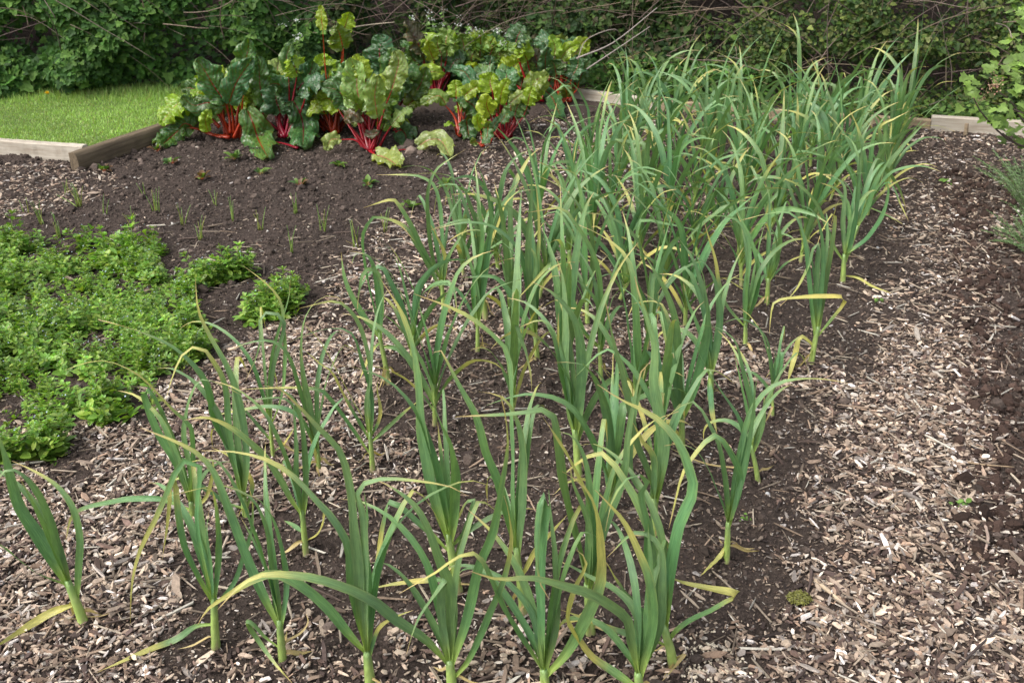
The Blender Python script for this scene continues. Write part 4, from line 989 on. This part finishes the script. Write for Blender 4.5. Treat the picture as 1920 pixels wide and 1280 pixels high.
SP_POLY=[(-300,470),(60,455),(240,468),(320,480),(345,560),(365,640),(378,690),(300,712),(245,755),(205,760),(150,775),(110,800),(60,830),(-300,860)]
n=7200; x=R.uniform(-3.4,-.7,n); y=R.uniform(2.2,4.4,n); u,v=project(np.stack([x+(vnoise(x*7,y*7,0,31)-.5)*.14,y+(vnoise(x*7,y*7,0,32)-.5)*.14,0*x],-1)); k=in_poly(u,v,SP_POLY)&(R.rand(n)<sstep(.22,.55,vnoise(x*6,y*6,0,33)*.6+vnoise(x*14,y*14,0,35)*.4)*.85)&(u>-220); x,y=x[k],y[k]
hs=(.38+.52*vnoise(x*5,y*5,0,34))*np.exp(R.normal(0,.22,len(x)))
salad_mass('corn_salad_patch',x,y,hs,5,'dense mat of bright green corn salad with tiny pale blue flowers','stuff'); print('salad',len(x))
for i,(px,py,rad,cnt,hh,lab) in enumerate([(385,535,.075,26,.95,'corn salad clump reaching up beside the tilled soil'),(445,520,.07,24,.95,'corn salad clump between the main patch and the right hand clump'),(505,590,.11,46,.95,'separate corn salad clump at the edge of the left chip path'),(205,770,.085,30,.85,'rounded corn salad plant at the tip of the patch by the chips'),(75,855,.075,20,1.0,'nearest corn salad plant with larger rounded leaves by the front garlic'),(15,870,.05,12,.9,'corn salad plant at the left margin behind the front garlic'),(375,672,.05,12,.8,'small corn salad tuft at the right edge of the patch'),(122,352+50,.02,0,0,None),(548,555,.05,14,.8,'low corn salad tuft next to the yellow tipped garlic leaf'),(200,842-40,.018,3,.45,'tiny corn salad seedling alone on the chips')]):
    if not cnt: continue
    r=np.random.RandomState(80+i); b=ground_at(px,py); a=r.uniform(0,6.28,cnt); q=rad*.62*np.abs(r.normal(0,1,cnt)); salad_mass('corn_salad_plant',b[0]+np.cos(a)*q,b[1]+np.sin(a)*q,hh*r.uniform(.7,1.1,cnt),90+i,lab,None,cnt>10,origin=(b[0],b[1],0),group='corn salad plants apart from the main patch',cat='corn salad plant')
# ============================================================ hedge
def lobed(k,seed,fold=.25):
    """leaf outline with k lobes, base at origin, pointing +x, unit length"""
    r=np.random.RandomState(seed); pts=[]
    if k==5: ol=[(0,0),(.02,.30),(-.05,.50),(.28,.40),(.42,.56),(.52,.30),(.80,.26),(1,0)]
    elif k==3: ol=[(0,0),(.08,.34),(.35,.46),(.48,.30),(.78,.22),(1,0)]
    else: ol=[(0,0),(.15,.22),(.42,.33),(.72,.24),(1,0)]
    up=[(x,y,y*fold-.18*x*x) for x,y in ol]; V=up+[(x,-y,y*fold-.18*x*x) for x,y in ol[1:-1]]+[(.45,0,-.04)]
    n=len(ol); c=len(V)-1; ring=list(range(n))+list(range(n+n-3,n-1,-1)); F_=[(c,ring[(i+1)%len(ring)],ring[i]) for i in range(len(ring))]
    return np.array(V,float),np.array(F_)[:,::-1]
LV={k:lobed(k,1) for k in (5,3,1)}
def leaves(bag,x,y,z,size,nrm,cols,kind,r):
    n=len(x); yaw=r.uniform(0,6.28,n); up=norm(nrm); t=np.stack([np.cos(yaw),np.sin(yaw),r.uniform(-.7,.1,n)],-1); t=norm(t-up*np.sum(t*up,1)[:,None]); s=np.cross(up,t)
    Mx=np.stack([t,s,up],-1)*size[:,None,None]; tv,tf=LV[kind]; bag.add(*scatter(tv,[tf],Mx,np.stack([x,y,z],-1),cols))
def hedge_part(name,label,cat,x0,x1,n,kind_sizes,palette,ntw,twig_zone,zmax=1.75,lo=0.0,twcol=(.15,.115,.09)):
    r=np.random.RandomState(int(abs(x0*10))+5); cx=(x0+x1)/2; o0=(cx,float(hy(cx)),0); e=empty(name,o0); tag(e,label,cat); off=np.array(o0)
    x=r.uniform(x0,x1,n*2); z=lo+(zmax-lo)*r.rand(n*2)**1.25
    clump=vnoise(x*3.4,z*4.6,0,41); cl2=vnoise(x*9,z*9,0,42)
    keep=r.rand(n*2)<np.clip(.25+1.35*(clump-.3)+.5*(cl2-.5),.03,1); x,z,clump=x[keep][:n],z[keep][:n],clump[keep][:n]; m=len(x)
    depth=r.exponential(.10,m)-.26*(clump-.4)*1.6+.20*sstep(.3,1.6,z)-.05; depth=np.clip(depth,-.28,.7); y=hy(x)+.12+depth
    z=np.maximum(z,np.interp(y-hy(x),[.15,1.5],[0,1.1])*.9+.015)
    bag=Bag(); nr=np.stack([r.normal(0,.45,m),-.75+r.normal(0,.35,m),.75+r.normal(0,.35,m)],-1)
    pal=np.array(palette); ci=r.randint(0,len(pal),m); cols=pal[ci]*np.exp(r.normal(0,.22,m))[:,None]*(.75+.5*cl2[keep][:n])[:,None]
    for kd,s0,frac in kind_sizes:
        pass
    ks=[k[0] for k in kind_sizes]; fr=np.array([k[2] for k in kind_sizes]); pk=r.choice(len(ks),m,p=fr/fr.sum())
    for q,(kd,s0,_) in enumerate(kind_sizes):
        s=pk==q
        leaves(bag,x[s]-off[0],y[s]-off[1],z[s],s0*np.exp(r.normal(0,.28,s.sum())),nr[s],cols[s],kd,r)
    bag.C=[c_*(.88 if kind_sizes[0][0]==5 else .76) for c_ in bag.C]; fo=bag.build('foliage',M['hedge'],e,smooth=False); fo['kind']='stuff'
    tb=Bag()
    for i in range(ntw):
        tx=r.uniform(x0,x1); z0=r.uniform(*twig_zone); L=r.uniform(.25,1.1); a=r.normal(1.2,.9) if twig_zone[0]<.1 else r.uniform(-.5,3.6); d=np.array([math.cos(a),r.normal(0,.25),math.sin(a)*.8]); p=np.array([tx,hy(tx)+r.uniform(-.1,.22),z0]); P=[p]; g_=r.uniform(.0,.35); bendv=r.normal(0,.3,3)
        for q in range(5):
            d=norm(d+bendv*.22-np.array([0,0,g_])*.5+r.normal(0,.09,3)); P.append(P[-1]+d*L/5)
        P=np.array(P); P[:,2]=np.maximum(P[:,2],.02); rr_=r.uniform(.0014,.0045)
        V,Fa=tube(spline(P,8)-off,np.linspace(rr_,rr_*.45,9),4); tb.add(V,Fa,np.array(twcol)*r.uniform(.5,1.7)*np.array([1,r.uniform(.9,1.05),r.uniform(.85,1.1)]))
    tw=tb.build('twigs',M['twig'],e,smooth=True); tw['kind']='stuff'; return e
G1=[(.055,.135,.026),(.075,.175,.032),(.04,.10,.024),(.11,.21,.04)]; G2=[(.03,.07,.02),(.05,.10,.025),(.07,.13,.03),(.10,.17,.04),(.11,.10,.05)]; G3=[(.07,.13,.028),(.05,.10,.025),(.10,.17,.035),(.13,.15,.055),(.16,.20,.05),(.035,.07,.02)]
hedge_part('ivy_bank','dense ivy and nettle bank behind the lawn, overhung by tangled dead stems','hedge bank',-6.2,-1.35,56000,[(5,.043,.5),(3,.040,.3),(1,.034,.2)],G1,330,(.35,1.2))
hedge_part('bramble_thicket','bare brown bramble thicket behind the chard with dark gaps and few leaves','bramble thicket',-1.35,1.35,30000,[(3,.040,.5),(5,.042,.2),(1,.035,.3)],G2,430,(.02,1.0))
hedge_part('hawthorn_hedge','thick small leaved hedge behind the far garlic, dry stalks showing at its foot','hedge',1.35,5.6,50000,[(3,.031,.5),(1,.029,.5)],G3,280,(.02,.75))
# low weeds between hedge foot and the back boards
def weeds(name,label,pts,n,size,spread,pal,seed,kind=3,zmx=.16,group=None,cat='weed'):
    r=np.random.RandomState(seed); b=Bag(); q=r.randint(0,len(pts),n); P=np.array(pts)[q]; x=P[:,0]+r.normal(0,spread,n); y=P[:,1]+r.normal(0,spread*.6,n); z=r.rand(n)**1.3*zmx+.01; o0=np.array([pts[0][0],pts[0][1],0])
    nr=np.stack([r.normal(0,.4,n),-.3+r.normal(0,.3,n),np.full(n,.9)],-1); leaves(b,x-o0[0],y-o0[1],z,size*np.exp(r.normal(0,.25,n)),nr,np.array(pal)[r.randint(0,len(pal),n)]*np.exp(r.normal(0,.2,n))[:,None],kind,r)
    o=b.build(name,M['hedge'],smooth=False); o.location=o0; tag(o,label,cat,group); return o
o=weeds('nettles','soft green nettle growth along the hedge foot behind the chard and back boards',[(x_,float(hy(x_))-.12) for x_ in (-1,-.7,-.3,0,.3,.75,1.0,1.3,1.6)],1900,.04,.14,G1,600,5,.24); o['kind']='stuff'
o=weeds('ground_weeds','low bright weeds in front of the hedge behind the bleached board',[(x_,float(hy(x_))-.12) for x_ in (2.1,2.4,2.75,3.0,3.3)],800,.032,.10,G3[:3],640,3,.10); o['kind']='stuff'
# long dead canes
def cane(name,label,pts,rad,col,Y,mat='twig',cat='dead stem',group='pale dead stems tangled in the thicket'):
    W=[unproject(x,y,Y+(.06*i if i%2 else 0)) for i,(x,y) in enumerate(pts)]; S=spline(W,14); o0=S[0].copy(); V,Fa=tube(S-o0,np.linspace(rad,rad*.5,15),6); o=obj(name,make_mesh(name,V,Fa,np.tile(np.array(col),(len(V),1)),None,True),M[mat]); o.location=o0; tag(o,label,cat,group)
cane('dead_stem','pale dead stem arching over the ivy behind the lawn',[(172,76),(215,52),(260,43),(300,52)],.004,(.30,.25,.2),6.95)
cane('dead_stem','upright brown stem hanging in front of the ivy',[(264,-10),(272,30),(270,80)],.0045,(.20,.14,.11),6.95)
cane('dead_stem','thin pale curved stem low in the ivy',[(146,60),(144,90),(135,112)],.003,(.34,.3,.22),6.95)
cane('dead_stem','pale broken cane pointing right, in front of the brambles',[(1080,110),(1150,80),(1232,15)],.0055,(.32,.28,.25),6.9)
cane('dead_stem','second pale cane below the broken one',[(1100,130),(1160,90),(1219,50)],.005,(.30,.26,.23),6.85)
cane('dead_stem','arching grey stem right of the chard',[(1083,112),(1100,75),(1150,55),(1165,70)],.004,(.27,.23,.20),6.9)
cane('dead_stem','horizontal pale stick above the back chard leaves',[(665,51),(700,46),(740,42)],.0055,(.32,.27,.2),7.2)
cane('dead_stem','curved pale twig high in the hedge above the currant bush',[(1868,44),(1890,52),(1898,75),(1905,88)],.004,(.25,.21,.17),6.0)
# ------------------------------------------------------------ white flowered weed
def white_weed(px,py,Y,seed,lab):
    r=np.random.RandomState(seed); b=unproject(px+r.uniform(-6,6),py+90,Y); b[2]=0.0; b[1]=Y; top=unproject(px,py,Y); e=empty('garlic_mustard',b); tag(e,lab,'wild flower','white flowered weeds behind the chard'); sb=Bag(); lb=Bag(); fb=Bag(); hgt=top[2]
    for q in range(5):
        t=np.array([top[0]-b[0]+r.normal(0,.05),r.normal(0,.04),hgt*r.uniform(.75,1.02)]); V,Fa=tube(spline([np.zeros(3),t*.5+r.normal(0,.01,3),t],6),np.linspace(.003,.0015,7),5); sb.add(V,Fa,(.12,.2,.05))
        m=16; s=r.uniform(.35,1,m); P=t*s[:,None]+r.normal(0,.022,(m,3)); nr=np.stack([r.normal(0,.4,m),-.3+r.normal(0,.3,m),np.full(m,.9)],-1); leaves(lb,P[:,0],P[:,1],P[:,2],r.uniform(.022,.045,m),nr,np.array([.13,.24,.045])*np.exp(r.normal(0,.15,m))[:,None],3,r)
        k=14; P=t+np.array([0,0,.008])+r.normal(0,1,(k,3))*np.array([.014,.014,.010]); Mx=rot_mats(r.uniform(0,6,k),r.normal(0,.5,k),r.normal(0,.5,k))*r.uniform(1.6,2.8,k)[:,None,None]; fb.add(*scatter(FLW,[FLF],Mx,P,np.tile((.75,.78,.74),(k,1))))
    sb.build('stem',M['leaf'],e); lb.build('foliage',M['leaf'],e,smooth=False); fb.build('flowers',M['flower'],e)
for i,(a,b_,c_,l) in enumerate([(482,10,7.25,'white flowered weed at the top left of the chard'),(548,42,7.2,'white flowered weed beside the tall lime chard leaf'),(790,22,7.45,'tallest white flowered weed behind the purple veined chard leaf'),(832,10,7.5,'white flowered weed at the very top behind the chard'),(897,55,7.4,'white flowered weed above the lime chard leaves'),(930,58,7.4,'white flowered weed left of the blue-green chard tip')]): white_weed(a,b_,c_,700+i,l)
# ============================================================ currant bush
def currant():
    r=np.random.RandomState(12); b=np.array([3.05,5.0,0.0]); e=empty('currant_bush',b); tag(e,'currant bush reaching in from the right edge with bright lobed leaves and pinkish flower tassels','currant bush')
    br=[([(2050,330),(1960,290),(1890,262),(1835,205),(1826,185)],[(1822,160),(1832,150),(1812,170),(1840,178),(1815,182)]),([(2050,330),(1930,240),(1900,195),(1872,172)],[(1862,140),(1885,128),(1900,140),(1872,122),(1850,130),(1868,150)]),([(2050,330),(1980,240),(1925,215),(1900,205)],[(1890,200),(1905,180),(1880,205),(1915,210),(1895,222),(1870,215)]),
        ([(2050,330),(1970,300),(1915,275),(1880,250)],[(1868,215),(1885,245),(1905,258),(1900,240),(1850,218),(1838,208),(1880,230),(1912,248),(1895,262),(1870,236),(1915,228)]),([(2050,330),(2010,150),(1950,60),(1925,25)],[(1912,12),(1900,22),(1918,40),(1905,-5),(1922,20)]),([(2050,330),(1980,180),(1935,115)],[(1910,108),(1900,120),(1918,130),(1925,95),(1912,140)]),([(2050,330),(1990,120),(1945,60)],[(1918,60),(1930,75),(1908,70),(1925,45)]),([(2050,330),(2020,240),(1985,190)],[(1960,170),(1985,160),(1950,200),(1990,220)])]
    tb=Bag(); lbg=Bag(); fb=Bag()
    for i,(P,Lp) in enumerate(br):
        Y=5.0+[0,.1,-.1,.05,-.25,-.1,.15,0][i]; W=[b*1.0]+[unproject(x,y,Y) for x,y in P[1:]]; S=spline(W,12)-b; V,Fa=tube(S,np.linspace(.009,.003,13),6); 
        obj('branch',make_mesh('branch',V,Fa,np.tile(np.array((.07,.05,.042))*r.uniform(.8,1.3),(len(V),1)),None,True),M['twig'],e)
        for (x,y) in Lp:
            q=unproject(x,y,Y+r.normal(0,.05))-b; m=3
            P_=q+r.normal(0,.028,(m,3)); nr=np.stack([r.normal(0,.3,m),-.35+r.normal(0,.3,m),np.full(m,.9)],-1)
            leaves(lbg,P_[:,0],P_[:,1],P_[:,2],r.uniform(.035,.066,m),nr,np.array([.17,.27,.055])*np.exp(r.normal(0,.22,m))[:,None],5,r)
    lbg.build('foliage',M['leaf'],e,smooth=True)
    for (x,y) in ((1866,150),(1872,158),(1858,162),(1838,180)):
        q=unproject(x,y,4.98)-b; P_=q+r.normal(0,1,(26,3))*np.array([.012,.012,.022]); Mx=rot_mats(r.uniform(0,6,26),r.normal(0,.8,26),r.normal(0,.8,26))*1.9; f=Bag(); f.add(*scatter(FLW,[FLF],Mx[None][0] if Mx.ndim==3 else Mx,P_,np.array([(.55,.40,.26),(.5,.26,.2)])[r.randint(0,2,26)])); f.build('flower_tassel',M['flower'],e)
currant()
# ============================================================ feathery plant
def feathery(px,py,seed,hh,lab,n=64):
    r=np.random.RandomState(seed); b=ground_at(px,py); e=empty('yarrow_plant',b); tag(e,lab,'feathery plant','feathery plants at the right edge'); fb=Bag()
    for q in range(n):
        az=r.uniform(0,6.28); L=r.uniform(.6,1.1)*hh; t=r.uniform(.15,1.05); d=np.array([math.cos(az)*math.sin(t),math.sin(az)*math.sin(t),math.cos(t)]); P=[np.zeros(3),d*L*.5,d*L+np.array([0,0,-.18*L])]; S=spline(P,11); T=norm(np.gradient(S,axis=0)); V,Fa=tube(S,.0011,3); col=np.array([.16,.25,.11])*r.uniform(.75,1.3); fb.add(V,Fa,col)
        for i in range(3,12):
            for sg in (-1,1):
                sd=norm(np.cross(T[i],[0,0,1.0]))*sg; Ls=.034*math.sin(math.pi*min(1,(i)/11.5))*r.uniform(.7,1.2)+.006
                for f_ in (0,.45,-.45):
                    dd=norm(sd+T[i]*(.7+f_)+np.array([0,0,r.normal(0,.25)])); st=S[i]+ (dd*0 if f_==0 else sd*Ls*.35); w_=np.cross(dd,T[i]); w_=norm(w_)*.0013; fb.add(np.array([st-w_,st+w_,st+dd*Ls*(1 if f_==0 else .6)]),np.array([[0,1,2]]),col*r.uniform(.85,1.15))
    fb.build('foliage',M['leaf'],e,smooth=False)
feathery(1925,400,3,.40,'feathery grey-green plant at the right edge below the currant bush'); feathery(1935,480,4,.30,'lower feathery plant at the right edge nearest the path'); feathery(1962,440,5,.26,'feathery plant mostly outside the frame')
for i,(x_,y_,lab,s_) in enumerate([(1805,955,'tiny green weed seedling in the chips low on the right path',.012),(1775,345,'tiny weed seedling far along the right path',.02),(1395,982,'tiny weed sprout on the soil near the bright yellow garlic leaf',.008),(1645,572,'pale weed seedling beside the path plant with the tan leaf',.012),(1810,236+10,'weed sprout under the wooden peg',.02)]):
    p_=ground_at(x_,y_); weeds('weed_seedling',lab,[(p_[0],p_[1])],9,s_*1.3,s_*.7,[(.13,.24,.05)],800+i,1,.02,'weed seedlings on the paths')
# moss
p_=ground_at(1497,1128); r=np.random.RandomState(4); n=420; b=Bag(); a=r.uniform(0,6.28,n); q=.023*np.sqrt(r.rand(n)); x=np.cos(a)*q*1.2; y=np.sin(a)*q; z=.016*(1-(q/.03)**2)
nr=np.stack([x*20+r.normal(0,.5,n),y*20+r.normal(0,.5,n),np.full(n,.6)],-1); leaves(b,x,y,z,r.uniform(.004,.008,n),nr,np.array([.20,.20,.05])*np.exp(r.normal(0,.25,n))[:,None],1,r); o=b.build('moss_clump',M['leaf'],smooth=False); o.location=(p_[0],p_[1],.006); tag(o,'small yellow-green moss clump at the edge of the right path','moss')
# dandelion
p_=ground_at(91,190,.055); e=empty('dandelion',p_); tag(e,'single yellow dandelion at the back of the lawn','dandelion'); V,Fa=tube([(0,0,0),(0,0,.03),(.002,0,.05)],.0015,5); obj('stem',make_mesh('stem',V,Fa,np.tile((.15,.22,.06),(len(V),1)),None,True),M['leaf'],e)
n=60; Mx=rot_mats(r.uniform(0,6.28,n),-r.uniform(.1,1.2,n),0*np.ones(n)); b=Bag(); b.add(*scatter(np.array([(0,-.0016,0),(0,.0016,0),(.019,.0014,0),(.019,-.0014,0)]),[np.array([[0,1,2,3]])],Mx,np.tile((.002,0,.05),(n,1)),np.tile((.75,.50,.01),(n,1)))); b.build('flower_head',M['flower'],e)
# fallen twigs and stones on the right path, each a thing
def fallen(px,lab,rad,col,group='sticks lying on the right path'):
    W=[ground_at(*p) for p in px]; W=[np.array([w[0],w[1],.012+.005*(i%2)]) for i,w in enumerate(W)]; S=spline(W,8); V,Fa=tube(S-S[0],np.linspace(rad,rad*.55,9)*(1+.15*np.sin(np.arange(9)*2.1)),6); o=obj('fallen_stick',make_mesh('fallen_stick',V,Fa,np.tile(col,(len(V),1)),None,True),M['twig']); o.location=S[0]; tag(o,lab,'stick',group)
fallen([(1780,868),(1840,880),(1900,882)],'long pale stalk lying by the dark compost at the right edge',.0028,(.33,.24,.15))
fallen([(1790,1262),(1830,1225),(1870,1185)],'dark thin branch in the bottom right corner of the path',.004,(.06,.045,.04))
fallen([(1520,1075),(1518,1100),(1510,1125)],'short dark stick standing off the moss clump',.0042,(.10,.07,.06))
fallen([(1527,1095),(1560,1125),(1583,1142)],'thick pale splintered stick next to the moss clump',.0065,(.42,.33,.23))
fallen([(1786,482),(1800,510),(1770,560)],'bent brown twig far down the right border',.003,(.16,.11,.08))
fallen([(1845,990),(1850,1020),(1843,1045)],'straight pinkish stick on the chips near the right edge',.005,(.36,.27,.22))
fallen([(430,1010+0),(400,1075),(378,1090)],'pale twig lying on the soil behind the second garlic plant',.004,(.40,.32,.25),'sticks lying in the garlic bed')
# ============================================================ light, camera, output
el,azs=math.radians(52),math.radians(205)   # sun high, from behind-left of the camera
sdir=np.array([-.72,-.42,0]); sdir/=np.linalg.norm(sdir); sdir=np.array([sdir[0]*math.cos(el),sdir[1]*math.cos(el),math.sin(el)])
L=bpy.data.lights.new('sun','SUN'); L.energy=1.0; L.angle=math.radians(26); L.color=(1,.955,.89); lo=bpy.data.objects.new('sun',L); COL.objects.link(lo)
from mathutils import Vector
lo.rotation_euler=Vector(sdir).to_track_quat('Z','Y').to_euler(); lo.location=(-4,-3,6)
w=bpy.data.worlds.new('World'); sc.world=w; w.use_nodes=True; nt=w.node_tree; nt.nodes.clear()
sky=nt.nodes.new('ShaderNodeTexSky'); sky.sky_type='NISHITA'; sky.sun_disc=False; sky.sun_elevation=el; sky.sun_rotation=math.atan2(sdir[0],sdir[1]); sky.dust_density=4; sky.air_density=1.0; sky.ozone_density=.6
hs_=nt.nodes.new('ShaderNodeHueSaturation'); hs_.inputs['Saturation'].default_value=.35; bg=nt.nodes.new('ShaderNodeBackground'); bg.inputs[1].default_value=.15; out=nt.nodes.new('ShaderNodeOutputWorld')
nt.links.new(sky.outputs[0],hs_.inputs['Color']); nt.links.new(hs_.outputs[0],bg.inputs[0]); nt.links.new(bg.outputs[0],out.inputs[0])
cam=bpy.data.cameras.new('camera'); co=bpy.data.objects.new('camera',cam); COL.objects.link(co); co.location=CAM; co.rotation_euler=(math.pi/2-PITCH,0,0)
cam.sensor_width=36; cam.lens=F/1920*36; cam.clip_end=500; cam.clip_start=.05; cam.dof.use_dof=True; cam.dof.focus_distance=2.75; cam.dof.aperture_fstop=9
sc.camera=co; sc.view_settings.view_transform='Standard'; sc.view_settings.look='None'; sc.view_settings.exposure=0.98; sc.view_settings.gamma=1
sc.render.engine='CYCLES'; sc.cycles.max_bounces=6; sc.cycles.transmission_bounces=3; sc.cycles.use_denoising=True
